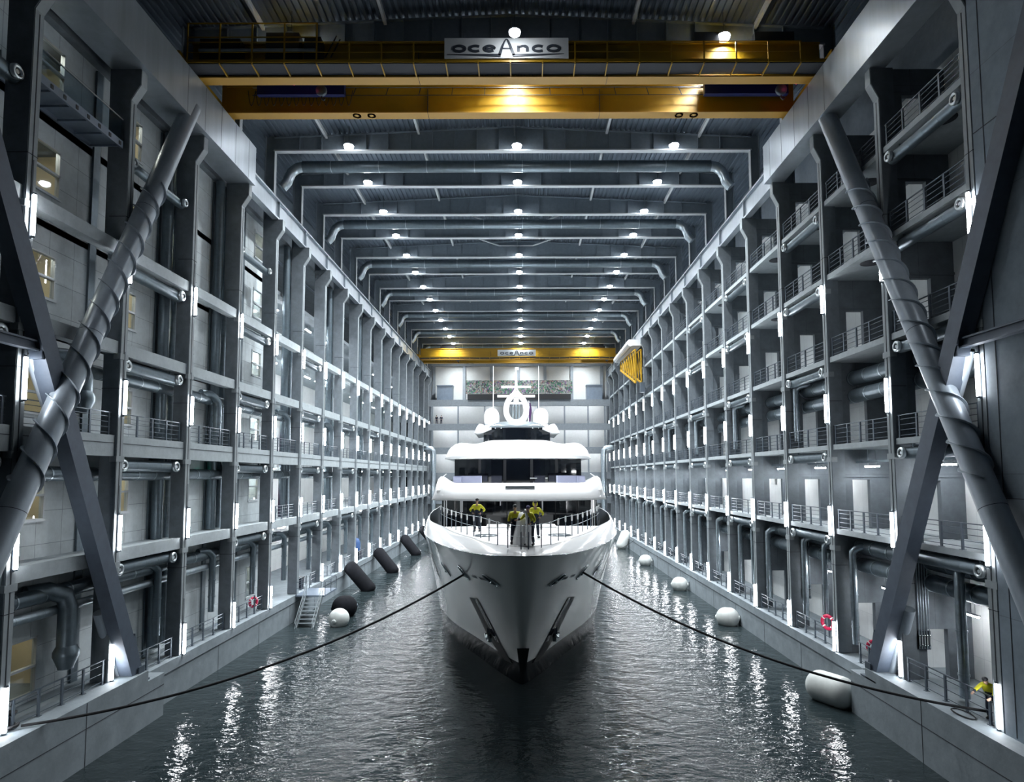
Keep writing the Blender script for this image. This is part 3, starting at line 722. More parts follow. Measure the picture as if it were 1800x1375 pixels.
def sign_letters(W, H):
    """W,H board size; coordinates from a 1510 x 240 drawing"""
    sx, sz = W/1510, H/240; m = MB()
    X = lambda x: (x-755)*sx; Zc = lambda z: (120-z)*sz
    def o_(cx, cz, rx, rz_, a0=0, a1=360, w=30): stroke(m, [(X(cx)+px*sx, Zc(cz)+pz*sz) for px, pz in arc(0,0,rx,rz_,a0,a1,32)], w*min(sx,sz*1.1))
    o_(182,129,70,33); 
    o_(378,129,66,32,48,312); 
    o_(550,129,62,32,0,318); stroke(m, [(X(495),Zc(129)),(X(618),Zc(129))], 20*sz)
    o_(1145,129,66,32,48,312); o_(1327,127,70,33)
    # n
    stroke(m, [(X(900),Zc(163)),(X(900),Zc(96))], 36*sx); 
    stroke(m, [(X(900),Zc(120))] + [(X(960)+px*sx, Zc(126)+pz*sz) for px, pz in arc(0,0,48,27,160,0,14)] + [(X(1008),Zc(163))], [14*sz]*3+[24*sz]*6+[34*sx]*8)
    # A with swoosh feet
    L = [(668,210),(686,160),(706,100),(728,50),(744,24),(755,16)]
    stroke(m, [(X(a),Zc(b)) for a, b in L], [34*sx,32*sx,26*sx,18*sx,14*sx,12*sx])
    Rr = [(1510-842-0+0,0)]
    R2 = [(846,210),(826,160),(802,100),(780,50),(766,24),(755,16)]
    stroke(m, [(X(a),Zc(b)) for a, b in R2], [36*sx,34*sx,32*sx,26*sx,18*sx,12*sx])
    stroke(m, [(X(700),Zc(128)),(X(808),Zc(128))], 14*sz)
    stroke(m, [(X(35),Zc(198)),(X(350),Zc(203)),(X(684),Zc(209))], [2*sz,16*sz,34*sz])
    stroke(m, [(X(830),Zc(209)),(X(1150),Zc(202)),(X(1455),Zc(190))], [34*sz,18*sz,2*sz])
    return m
SEG = {'2':[[(0,.8),(.1,.95),(.3,1),(.5,.9),(.5,.7),(0,0),(.55,0)]],'5':[[(.5,1),(.05,1),(.03,.58),(.3,.62),(.52,.45),(.5,.15),(.25,0),(0,.1)]],'t':[[(.2,1),(.2,.1),(.4,0)],[(0,.7),(.42,.7)]],
 '/':[[(0,-.1),(.45,1.1)]],'4':[[(.42,0),(.42,1),(0,.32),(.56,.32)]],'-':[[(.05,.45),(.45,.45)]]}
def write(m, text, x, z, h, w=.16):
    for ch in text:
        for s_ in SEG.get(ch, []): stroke(m, [(x+px*h, z+pz*h) for px, pz in s_], w*h)
        x += h*(.75 if ch != ' ' else .45)
# ================================================================== CRANES
def crane(Yc, zb, x0, x1, near, label, brows):
    o = empty('overhead_crane', (0, Yc, zb)); o.scale = (1.05,)*3; x0 /= 1.05; x1 /= 1.05; tag(o, label, 'crane', 'yellow overhead cranes')
    Y, P = 'yellow', 'yellow_pale'
    H = 1.95
    for nm, y in (('front_girder',0.),('rear_girder',3.35)):
        m = MB(); m.box(x0, x1, y+.12, y+.52, .08, H); m.box(x0, x1, y-.02, y+.66, 0, .08, 1); m.box(x0, x1, y, y+.64, H, H+.07)
        for k in range(2): xx = x0+(x1-x0)*(.36+.3*k); m.box(xx-.012, xx+.012, y-.03, y+.67, -.006, H*.75, 2)
        if nm == 'rear_girder':
            for k in (-10.1,-9.2,9.6,10.5): m.lathe([(.14,-.012),(.14,.0),(.26,0),(.26,-.012)], (k, y+.3, 0), 16, 2)
            m.box(x0+.3, x1-.3, y+.0, y+.12, H-.28, H-.2)
        m.build(nm, [M[Y], M[P], M['dark_gap']], o)
    for x in (x0-.25, x1+.25): m = MB(); m.box(x-.25, x+.25, -1.2, 5.2, .1, .75); m.build('end_carriage', M[Y], o)
    # walkway with railing in front
    m = MB(); m.box(x0, x1, -.95, 0, .14, .2); m.box(x0, x1, -1., -.95, .2, .36, 1); m.build('walkway', [M['dark_gap'], M[Y]], o)
    xs = [x0+.0+k*1.752 for k in range(int((x1-x0)/1.752)+1)]
    if near: xs = [-18.0+.0+k*1.738 for k in range(20)]
    for k, x in enumerate(xs):
        p = MB(); tall = 2.42 if (k < 5 and near) else 1.36
        p.box(x-.035, x+.035, -1.02, -.95, .15, tall); p.bar((x,-.96,.18),(x,.12,-.0+.12), .07, .09); p.bar((x,-.96,.15),(x,.1,.6-1.0+.45), .06, .08)
        p.build('railing_post', M[Y], o)
    m = MB()
    m.box(xs[0], xs[-1], -1.02, -.97, 1.32, 1.36); m.box(xs[0], xs[-1], -1.01, -.98, .75, .78)
    if near: m.box(xs[0], xs[4], -1.02, -.96, 2.38, 2.43); m.box(xs[0], xs[4], -1.02, -.96, 1.6, 1.64)
    m.build('handrail', M[Y], o)
    m = MB(); m.box(x0+2, x1-2, 3.1, 3.14, .95, .98); m.box(x0+2, x1-2, 3.1, 3.13, 1.42, 1.46, 1)
    for k in range(17): xx = x0+2.4+k*1.95; m.bar((xx,3.12,1.44),(xx+(xx+.6)*.02,3.12,.96), .035,.035)
    m.build('cable_rail', [M['dark_gap'], M['galv']], o)
    # trolleys between the girders
    for x, w_ in ((-13.2,5.2),(13.4,5.0)):
        m = MB(); m.box(x-w_/2, x+w_/2, .95, 1.25, .7, 1.95); m.box(x-w_/2, x+w_/2, 2.6, 2.9, .7, 1.95); m.box(x-w_/2, x+w_/2, .95, 2.9, 1.7, 1.95); m.box(x-.2, x+.2, .65, 3.1, 1.3, 1.6); m.box(x-1.5,x+1.2,.9,2.8,1.95,2.6,1); m.tube([(x-1.2,1.4,2.5),(x+1.,1.4,2.5)], .5, 16, 1)
        m.build('hoist_trolley', [M['blue'], M['black']], o)
        m = MB(); hx = x+1.6
        m.tube([(hx,1.6,.7),(hx,1.6,.3)], .03, 6, 1); m.tube([(hx+.12,1.6,.7),(hx+.12,1.6,.3)], .03, 6, 1)
        m.lathe([(0,-.11),(.3,-.11),(.33,0),(.3,.11),(0,.11)], (hx,1.55,.25), 16, 0, (0,1,0)); m.tube([(hx,1.6,.0),(hx,1.6,-.18),(hx+.12,1.6,-.3),(hx+.2,1.6,-.2)], .05, 8, 1)
        m.build('hook_block', [M['rail'], M['black']], o)
        m = MB(); xl = -12.95 if x < 0 else 15.6; m.sphere((xl,.9,.27), .1, 10, 6); m.tube([(xl,.95,.3),(xl,1.0,.9)], .02, 6); m.build('warning_lamp', M['redlamp'], o)
    m = MB()
    for k in range(14):
        a = -16.5+k*.45
        m.tube([(a+.45*j/8, 3.0, 1.2-.95*math.sin(PI*j/8)) for j in range(9)], .022, 5)
    m.build('festoon_cable', M['black'], o)
    # machinery cabinets on the walkway, left
    if near:
        for k, (xa, xb, zt) in enumerate(((-17.6,-15.4,1.9),(-14.0,-12.2,2.25),(-11.9,-11.0,2.0))):
            m = MB(); m.box(xa, xb, -.5, .1, H if False else .2, zt); m.box(xa+.1, xb-.1, -.52, -.5, .5, zt-.15); m.build('control_cabinet', M['black'], o)
        m = MB(); m.tube([(-17.5,-.75,1.05),(-11.2,-.75,1.05)], .09, 10); m.build('conduit', M['steel_light'], o)
        m = MB(); m.bar((-10.8,-.3,.95),(-10.2,-.3,-.0+2.2),.05,.05); m.bar((-10.5,-.3,.95),(-10.0,-.3,2.0),.05,.05); m.build('ladder', M['black'], o)
        m = MB(); m.box(9.6,11.0,-.02,.1,2.0,2.6); m.box(13.,15.2,.1,.5,2.02,2.7); m.build('control_cabinet', M['black'], o)
    W = 6.66; s = empty('sign_board', (-.83, -1.08, .92)) if near else empty('sign_board', (-1.1, -1.08, .95))
    s.parent = o; b = MB(); b.box(-W/2, W/2, 0, .05, -.565, .565); b.build('board', M['sign'], s)
    sign_letters(W, 1.13).build('lettering', M['ink'], s)
    l = MB(); write(l, '25t/4t - 25t/4t', -2.15, .14, .28); lt = l.build('lettering', M['dark_gap'], o); lt.location = (-.1,.11,.0)
    return o
crane(34.6, 23.1, -19.2, 17.4, True, 'large yellow overhead crane nearest the camera with the name board', None)
crane(113.9, 21.5, -19.0, 17.2, False, 'small looking yellow overhead crane at the far end of the hall', None)
# folding yellow gangway on the right wall
o = empty('yellow_gangway', (17.0, 88.0, 13.0)); m = MB()
def gp(y, z, x=-.5): return (x, y, z)
for x in (-.9,-.1):
    m.bar((x,0,5.0),(x,13.5,5.6),.16,.16); m.bar((x,0,.2),(x,13.5,4.3),.2,.24); m.bar((x,0,.2),(x,0,5.),.18,.18); m.bar((x,13.5,4.3),(x,13.5,5.6),.14,.14)
    for k in range(7):
        y = k*1.9; zb = .2+4.1*y/13.5; zt = 5.0+.6*y/13.5; y2 = y+1.9; m.bar((x,y,zb),(x,y2,5.0+.6*y2/13.5),.1,.1); m.bar((x,y2,.2+4.1*y2/13.5),(x,y2,5.0+.6*y2/13.5),.1,.1)
m.build('truss', M['yellow'], o)
m = MB(); m.box(-1.5,.4,2,16,6.0,6.9); m.tube([(-1.2,2,6.4),(-1.2,16,6.5)], .5, 14); m.build('folded_cover', M['white'], o)
m = MB(); m.box(-.3,.3,-.4,.4,-1.2,.2); m.build('hinge_block', M['rail'], o)
tag(o, 'yellow lattice gangway with a white cover hanging on the far right wall', 'gangway')
# ================================================================== THE YACHT (local: bow at origin, y aft, z as in the hall)
def itp(x, X, Y):
    if x <= X[0]: return Y[0]
    for i in range(len(X)-1):
        if x <= X[i+1]: return Y[i]+(Y[i+1]-Y[i])*(x-X[i])/(X[i+1]-X[i])
    return Y[-1]
KT=[0,.02,.06,.13,.25,.8,1.8,3.2,5,7,10,13,16,20,30,90]; KB=[0.02,.3,.52,.75,1.0,1.95,2.75,3.5,4.3,5.0,5.8,6.36,6.75,7.0,7.05,7.05]
WT=[0,.05,.4,2.1,6.3,9.8,14,17.7,23,90]; WB=[.02,.12,.36,1.25,3.08,4.77,6.0,6.7,7.05,7.05]
def stem(z): return itp(z, [-13.5,-12.1,-10.5,-3.6], [11.2,9.0,6.7,0.])
def smooth_itp(x, X, Y):
    k = .11*x
    return (itp(x-3*k,X,Y)+itp(x-2*k,X,Y)*2+itp(x-k,X,Y)*3+itp(x,X,Y)*4+itp(x+k,X,Y)*3+itp(x+2*k,X,Y)*2+itp(x+3*k,X,Y))/16
def hb(t, z):
    s = min(max((z+10.5)/6.9, 0), 1); g = s**1.35
    return (1-g)*smooth_itp(t,WT,WB)+g*smooth_itp(t,KT,KB)
def hull_x(y, z): return hb(y-stem(z), z) if y > stem(z) else 0
SHIP = empty('motor_yacht', (.61-.0197*28, 28, 0), .0197)
tag(SHIP, 'white superyacht with silver hull moored bow first in the dock', 'yacht')
TS = [0,.015,.035,.06,.1,.14,.25,.4,.6,.8,1.1,1.4,1.8,2.3,2.8,3.2,4,5,6,7,8.5,10,11.5,13,14.5,16,18,20,23,26,30,40,60]
def hullgrid(zs, off=0):
    rows = []
    for z in zs:
        pts = [(-hb(t,z)-off, stem(z)+t, z) for t in reversed(TS)] + [(hb(t,z)+off, stem(z)+t, z) for t in TS]
        rows.append(pts)
    return rows
def arange(a, b, n): return [a+(b-a)*k/n for k in range(n+1)]
m = MB(); m.grid(hullgrid(arange(-10.12,-3.6,22))); m.build('hull', M['silver'], SHIP)
m = MB(); m.grid(hullgrid(arange(-13.5,-10.12,7))); m.build('boot_top', M['black_gloss'], SHIP)
m = MB(); m.prism([(-.32,0),(.32,0),(.16,-1.7),(-.16,-1.7)], 'y', 0, .1)
for v in range(len(m.v)): x_, y_, z_ = m.v[v]; m.v[v] = (x_, y_ + stem(z_-9.0) - .16, z_-9.0)
m.build('stem_guard', M['black_gloss'], SHIP)
# bulwark: rounded white cap following the deck edge
TB = [0,.015,.04,.07,.1,.18,.28,.4,.55,.75,1,1.3,1.7,2.2,2.8,3.5,4.3,5.2,6.2,7.5,9,10.5,12,13.5,15,17,19,22,26,30]
def zr(t): return itp(t, [0,3,8,14,20,30], [-3.26,-3.1,-3.04,-2.9,-2.72,-2.6])
def plan(t): return Vector((smooth_itp(t,KT,KB), t, 0))
def inset(t, d):
    a, b = plan(max(0,t-.15)), plan(t+.15); T = (b-a).normalized(); nrm = Vector((-T.y, T.x, 0))
    p = plan(t) + nrm*d
    return Vector((max(p.x, .0), p.y, 0))
def brow(d, zf):
    R = []
    for sg in (-1,1):
        pts = []
        for t in TB:
            p = inset(t, d*itp(t,[0,9,13,20,30],[1,1,.4,.22,.2])); pts.append((sg*p.x, p.y, zf(t)))
        R.append(pts)
    return R[0][::-1] + R[1]
rows = [brow(0, lambda t:-3.6), brow(.03, lambda t:-3.57), brow(.2, lambda t:-3.6+(zr(t)+3.6)*.4), brow(.5, lambda t:-3.6+(zr(t)+3.6)*.8), brow(.85, lambda t:zr(t)-.01), brow(1., lambda t:zr(t)), brow(1.06, lambda t:zr(t)-.04)]
m = MB(); m.grid(rows); m.build('bulwark', M['white'], SHIP)
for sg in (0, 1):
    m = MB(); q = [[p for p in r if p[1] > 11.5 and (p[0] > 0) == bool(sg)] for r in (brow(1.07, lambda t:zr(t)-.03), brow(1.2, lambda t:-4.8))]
    m.grid(q); m.build('bulwark_inner_shade', M['rail'], SHIP)  # dark sheet paints the shade inside the aft bulwark
m = MB(); rr = brow(.0, lambda t:-3.6); m.tube([Vector(p)+Vector((0,-.0,.0)) for p in rr], .022, 6); m.build('knuckle_seam', M['chrome'], SHIP)
# foredeck
pts = []
inn = [(p.x, p.y) for p in (inset(t, .9*itp(t,[0,9,13],[1,1,.4])) for t in TB if t <= 11.6)]
m = MB(); rows = [[(-x,y,itp(y,[0,3],[-3.3,-3.12])),(0,y,itp(y,[0,3],[-3.3,-3.12])+.03),(x,y,itp(y,[0,3],[-3.3,-3.12]))] for x, y in inn]
m.grid(rows); xl, yl = inn[-1]; m.box(-xl, xl, yl-.3, yl, -4.6, -3.13); m.box(-2.1,2.1,yl-1.5,yl+.5,-3.2,-3.02)
m.build('foredeck', M['deck'], SHIP)
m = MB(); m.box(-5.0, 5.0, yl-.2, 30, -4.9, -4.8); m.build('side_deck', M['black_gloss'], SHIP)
# stanchions with two wires
SXY = [(.3,.17),(.7,.9),(1.6,1.36),(2.6,1.76),(3.5,2.12),(5.5,2.99),(8,3.75),(9.85,4.25),(13,5.05),(16,5.6)]
PX = [200,222,250,285,320,365,413,470,530,600,672,760]
tops = {-1: [], 1: []}
for sg in (-1,1):
    for z in [138,126,114,101,90,78,67,55,43,31,14.5 if sg < 0 else 20.5, 2.5 if sg < 0 else 4.5][::1] if False else []: pass
    ys = []
    for px in PX + [905]:
        u = abs(740+px*.19444-917)/1092
        lo, hi = .2, 16
        for _ in range(40):
            y = (lo+hi)/2; x = itp(y, [a for a,_ in SXY], [b for _,b in SXY])
            if x/(28+y) < u: lo = y
            else: hi = y
        ys.append((itp(y, [a for a,_ in SXY], [b for _,b in SXY]), y))
    for x, y in ys:
        z0 = itp(y,[0,3],[-3.32,-3.13]); g = MB(); g.tube([(0,0,0),(0,0,1.1)], .026, 8, 1); g.tube([(0,0,.78),(0,0,.85),(0,0,1.05),(0,0,1.1)], [.03,.045,.048,.03], 8, 0)
        g.build('stanchion', [M['white'], M['rail']], SHIP, (sg*x, y, z0)); tops[sg].append((sg*x, y, z0))
line = tops[-1] + [(p) for p in reversed(tops[1])]
for h in (1.05,.55):
    m = MB(); m.tube([(x,y,z+h) for x, y, z in line], .011, 5); m.build('guard_wire', M['rail_light'], SHIP)
# jack staff wrapped in white plastic
m = MB(); m.lathe([(.55,0),(.5,.25),(.42,.7),(.33,1.2),(.2,1.5),(0,1.55)], (-.05,1.5,-3.25), 16); m.tube([(.18,.9,-3.2),(.2,.95,-2.0),(.12,1.0,-1.7),(-.02,1.02,-1.62)], [.13,.15,.12,.1], 12)
m.build('wrapped_bollard', M['deck'], SHIP)
m = MB(); m.bar((.16,.55,-3.5),(.2,.72,-1.9),.05,.1); m.build('jack_staff', M['chrome'], SHIP)
for sg in (-1,1):
    m = MB(); m.lathe([(.62,0),(.6,.05),(0,.06)], (sg*1.9, 4.6, -3.11), 24); m.build('deck_hatch', M['grey_visor'], SHIP)
# hull fittings: points given as (y, z), laid on the hull skin
def skin(y, z, off, sg): return Vector((sg*(hull_x(y,z)+off), y-off*.5, z))
def patch(corners, off, n=8, sg=1):
    """grid on the hull from four (y,z) corners"""
    a, b, c, d = corners; rows = []
    for i in range(n+1):
        u = i/n; row = []
        for j in range(4):
            v = j/3
            y = (a[0]*(1-u)+b[0]*u)*(1-v)+(d[0]*(1-u)+c[0]*u)*v; z = (a[1]*(1-u)+b[1]*u)*(1-v)+(d[1]*(1-u)+c[1]*u)*v
            row.append(tuple(skin(y, z, off, sg)))
        rows.append(row)
    return rows
def strip(path, off, sg):
    return [[tuple(skin(a[0],a[1],off,sg)), tuple(skin((a[0]*2+b[0])/3,(a[1]*2+b[1])/3,off,sg)), tuple(skin((a[0]+b[0]*2)/3,(a[1]+b[1]*2)/3,off,sg)), tuple(skin(b[0],b[1],off,sg))] for a, b in path]
ANCH = [((7.16,-6.73),(5.73,-6.55)),((7.71,-7.44),(6.12,-7.21)),((8.21,-8.16),(6.48,-7.86)),((8.62,-8.87),(6.87,-8.57)),((8.8,-9.5),(7.21,-9.24)),((8.6,-10.0),(7.35,-9.86)),((8.25,-10.5),(7.4,-10.45))]
for sg in (-1,1):
    m = MB(); m.grid(strip(ANCH, .03, sg), flip=sg > 0)
    m.build('anchor_pocket', M['mirror_dark'], SHIP)
    m = MB(); q = [((a[0]*.35+b[0]*.65, a[1]*.35+b[1]*.65), b) for a, b in ANCH[:5]]; m.grid(strip(q, .045, sg), flip=sg > 0); m.build('pocket_lining', M['yacht_glass'], SHIP)
    c = skin(7.75,-8.75,.1,sg); m = MB(); m.bar(c+Vector((0,.3,.55)), c+Vector((0,-.1,-.35)), .16,.2); m.bar(c+Vector((sg*.15,.5,-.3)), c+Vector((-sg*.1,-.4,-.38)), .2,.22); m.sphere(c+Vector((0,0,-.3)), .2, 10, 8); m.build('anchor', M['chrome'], SHIP)
    for y, z in ((2.17,-4.97),(4.58,-4.98),(8.45,-5.35)):
        p = skin(y,z,.0,sg); T = (skin(y+.3,z,0,sg)-skin(y-.3,z,0,sg)).normalized(); V = (skin(y,z+.3,0,sg)-skin(y,z-.3,0,sg)).normalized(); N = T.cross(V).normalized()*1
        if N.y > 0: N = -N
        g = (T*.2+V*1.).normalized(); q = N.cross(g)
        rg = MB(); E_ = [p+N*.03+(g*math.cos(a)*.46+q*math.sin(a)*.17) for a in [2*PI*k/24 for k in range(24)]]
        rg.tube(E_, .045, 8, closed=True)
        rg.add([p+N*.025+(e-p-N*.03)*.95 for e in E_], [tuple(range(24)) if sg > 0 else tuple(range(23,-1,-1))], 1)
        rg.tube([p+N*.06-g*.1-q*.1, p+N*.08-g*.1+q*.1], .07, 8)
        rg.build('fairlead', [M['chrome'], M['yacht_glass']], SHIP)
    for y in (3.45,2.72):
        m = MB(); m.grid(patch([(y-.24,-5.08),(y+.24,-5.08),(y+.24,-4.95),(y-.24,-4.95)], .02, 4, sg)); m.build('hull_slot', M['yacht_glass'], SHIP)
    for y, z in ((13.5,-5.9),(16.5,-5.9)):
        m = MB(); m.grid(patch([(y-.6,z-.8),(y+.6,z-.8),(y+.6,z+.8),(y-.6,z+.8)], .02, 4, sg)); m.build('hull_window', M['yacht_glass'], SHIP)
# superstructure
def curved_front(x1, y0, dy, z0, z1, n=24, back=10):
    m = MB(); L = [(-x1, y0+dy+back)] + [(-x1+2*x1*k/n, y0+dy*abs(-1+2*k/n)**2.4) for k in range(n+1)] + [(x1, y0+dy+back)]
    m.grid([[(x,y,z0) for x, y in L],[(x,y,z1) for x, y in L]], smooth=False); return m
def visor(w, zb, tz, y0, dy, depth, name, lean=1.3, mt='white', n=64, th=.5):
    rows = []
    for k in range(n+1):
        u = -1+2*k/n; x = w*u; yf = y0+dy*abs(u)**2.4; zt = max(tz(abs(u)), zb+.06)
        rows.append([(x,yf+depth,zb+.02),(x,yf+.5,zb),(x,yf+.05,zb+.03),(x,yf,zb+.16*(zt-zb)),(x,yf+lean*.35,zb+.62*(zt-zb)),(x,yf+lean*.75,zb+.93*(zt-zb)),(x,yf+lean,zt),(x,yf+lean+.5,zt-.02),(x,yf+depth,max(zt-.5,zb+.05))])
    m = MB(); m.grid(rows); return m.build(name, M[mt], SHIP)
# main deck glass
curved_front(5.6, 15.6, 1.6, -4.85, -1.6).build('saloon_glass', M['yacht_glass'], SHIP)
for x in (-4.1,-2.5,-.9,.9,2.5,4.1):
    m = MB(); y = 15.6+1.6*abs(x/5.6)**2.4; m.box(x-.03,x+.03,y-.02,y+.02,-4.8,-1.7); m.build('glass_mullion', M['black'], SHIP)
visor(6.3, -1.74, lambda u: itp(u,[0,.3,.66,.74,.8,.86,.9,.94,.97,1],[-.5,-.5,-.52,-.5,-.36,-.06,.0,-.2,-.7,-1.66]), 14.1, 2.7, 9, 'upper_deck_brow')
m = MB(); m.box(-1.0,1.0,14.62,14.9,-.86,-.7); m.build('brow_vent', M['grey_visor'], SHIP)
for x, w_, zb in ((-4.05,.1,-2.5),(-1.35,.04,-2.05),(1.55,.05,-2.4),(-5.25,.03,-4.6),(-5.1,.03,-4.6),(5.2,.03,-4.6),(5.05,.03,-4.6)):
    m = MB(); m.box(x-w_,x+w_,14.95+abs(x)*.1,15.05+abs(x)*.1,zb,-1.7); m.build('deck_post', M['white'], SHIP)
# upper deck terrace
m = MB(); m.box(-5.9,5.9,16.4,34,-1.2,-1.02); m.build('terrace_deck', M['deck'], SHIP)
for sg in (-1,1):
    s_ = MB(); s_.box(min(sg*2.85,sg*4.85),max(sg*2.85,sg*4.85),18.4,19.6,-.95,-.0); s_.box(min(sg*4.3,sg*4.9),max(sg*4.3,sg*4.9),18.2,18.9,-.95,-.05); 
    s_.build('covered_sofa', M['sofa'], SHIP)
    g = MB(); g.bar((sg*5.9,17.6,-.3),(sg*5.9,23,.15),.05,.06); g.bar((sg*5.75,17.4,-1.),(sg*5.75,17.4,-.3),.06,.06); g.build('terrace_rail', M['white'], SHIP)
curved_front(5.55, 25.2, 1.4, -1.05, 1.6).build('bridge_glass', M['yacht_glass'], SHIP)
for x in (-3.3,-1.15,1.15,3.3):
    m = MB(); y = 25.2+1.4*abs(x/5.55)**2.4; m.box(x-.12,x+.12,y-.03,y+.02,-1.,1.5); m.build('glass_mullion', M['black'], SHIP)
for sg in (-1,1):
    m = MB(); m.box(sg*3.4-.9,sg*3.4+.9,25.6,25.62,-.55,.25); m.box(sg*3.4-.8,sg*3.4+.8,25.3,25.33,-.5,.2)
    m.build('bridge_screen', M['yacht_glass'], SHIP)
m = MB(); m.box(1.,1.6,25.0,25.15,-.25,-.17); m.box(2.3,2.5,25.05,25.15,-.25,-.17); m.build('saloon_light', M['white'], SHIP)
visor(6.2, 1.42, lambda u: itp(u,[0,.34,.42,.52,.62,.72,.8,.88,.94,.98,1],[2.98,2.98,2.92,2.74,2.7,2.78,2.82,2.72,2.45,2.15,1.75]), 22.3, 2.4, 12, 'bridge_deck_brow', 1.6)
curved_front(3.45, 35.2, 1.3, 2.6, 4.95).build('upper_saloon_glass', M['yacht_glass'], SHIP)
m = visor(2.95, 4.88, lambda u: itp(u,[0,.6,.85,1],[5.62,5.55,5.35,5.0]), 34.2, .9, 9, 'sun_deck_brow', 1.5, 'grey_visor', 30)
for sg in (-1,1):
    m = MB(); rows = []
    for k in range(15):
        u = k/14; x = sg*(2.6+1.75*u); zt = itp(u,[0,.25,.5,.7,.88,1],[5.1,4.95,5.25,5.35,5.0,4.42]); zb = itp(u,[0,.4,1],[4.75,4.5,4.36])
        rows.append([(x,44,zb),(x,35.4,zb),(x,34.9+.2*u,(zb+zt)/2),(x,35.6,zt),(x,44,zt-.1)])
    m.grid(rows, flip=sg > 0); m.build('wing_fairing', M['white'], SHIP)
m = MB(); m.box(-3.3,3.3,37,52,5.0,5.35); m.build('sun_deck', M['white'], SHIP)
m = MB()
for k in (-2.8,-2.2,-1.6,1.6,2.2,2.8): m.sphere((k,34.9+.1,4.83), .05, 8, 6)
m.build('deck_light', M['spot_white'], SHIP)
for sg in (-1,1):
    o = MB(); o.lathe([(.2,0),(.8,.05),(.88,.3),(.88,1.05),(.8,1.42),(.58,1.72),(.28,1.88),(0,1.92)], (sg*2.86,44,5.95), 22); o.lathe([(.4,-.7),(.4,.05)], (sg*2.86,44,5.95), 14); o.build('satellite_dome', M['white'], SHIP)
    a = MB(); a.tube([(sg*2.72,46,7.4),(sg*2.72,46,13.2)], [.05,.03], 6); a.build('whip_aerial', M['white'], SHIP)
m = MB(); E_ = []
for k in range(40):
    a = 2*PI*k/40; E_.append((1.16*math.cos(a)*(1 - .12*math.sin(a)), 44.3, 7.85+1.62*math.sin(a)))
m.tube(E_, .33, 14, closed=True); m.build('mast_ring', M['white'], SHIP)
m = MB(); m.box(-1.,1.,44.1,44.5,8.35,8.55); m.box(-.3,.3,43.9,44.6,8.4,9.0); m.build('radar_platform', M['white'], SHIP)
m = MB(); m.box(-.75,.75,44.6,44.8,5.6,6.3); m.tube([(-.35,44.6,6),(-.35,44.6,8.4)],.06,8); m.tube([(.35,44.6,6),(.35,44.6,8.4)],.06,8); m.tube([(0,44.6,6),(0,44.6,8.4)],.08,8); m.build('mast_leg', M['galv'], SHIP)
for z, w_ in ((9.3,2.2),(10.4,1.75)):
    m = MB(); m.box(-w_,w_,44.2,44.45,z-.13,z+.13); m.lathe([(.2,-.4),(.2,-.1)], (0,44.3,z), 10); m.build('radar_bar', M['white'], SHIP)
m = MB(); m.lathe([(.7,9.35),(.5,9.75),(.25,10.1),(.16,10.6),(.12,11.6),(.08,12.6),(0,12.7)], (0,44.6,0), 12); m.box(-.1,.3,44.4,44.6,12.4,12.75); m.build('mast_pole', M['white'], SHIP)
m = MB(); m.tube([(.0,0,0),(.05,0,2.8)], .03, 6); m.build('flag_staff', M['white'], SHIP, (1.52,47,6.3))
m = MB(); m.grid([[(.04+.12*math.sin(j*1.3+i*.8)*.6+.25*j/4, .05*math.cos(i*1.7+j), 2.6-i*.3) for j in range(5)] for i in range(9)]); m.build('flag', M['purple'], SHIP, (1.55,47,6.25))
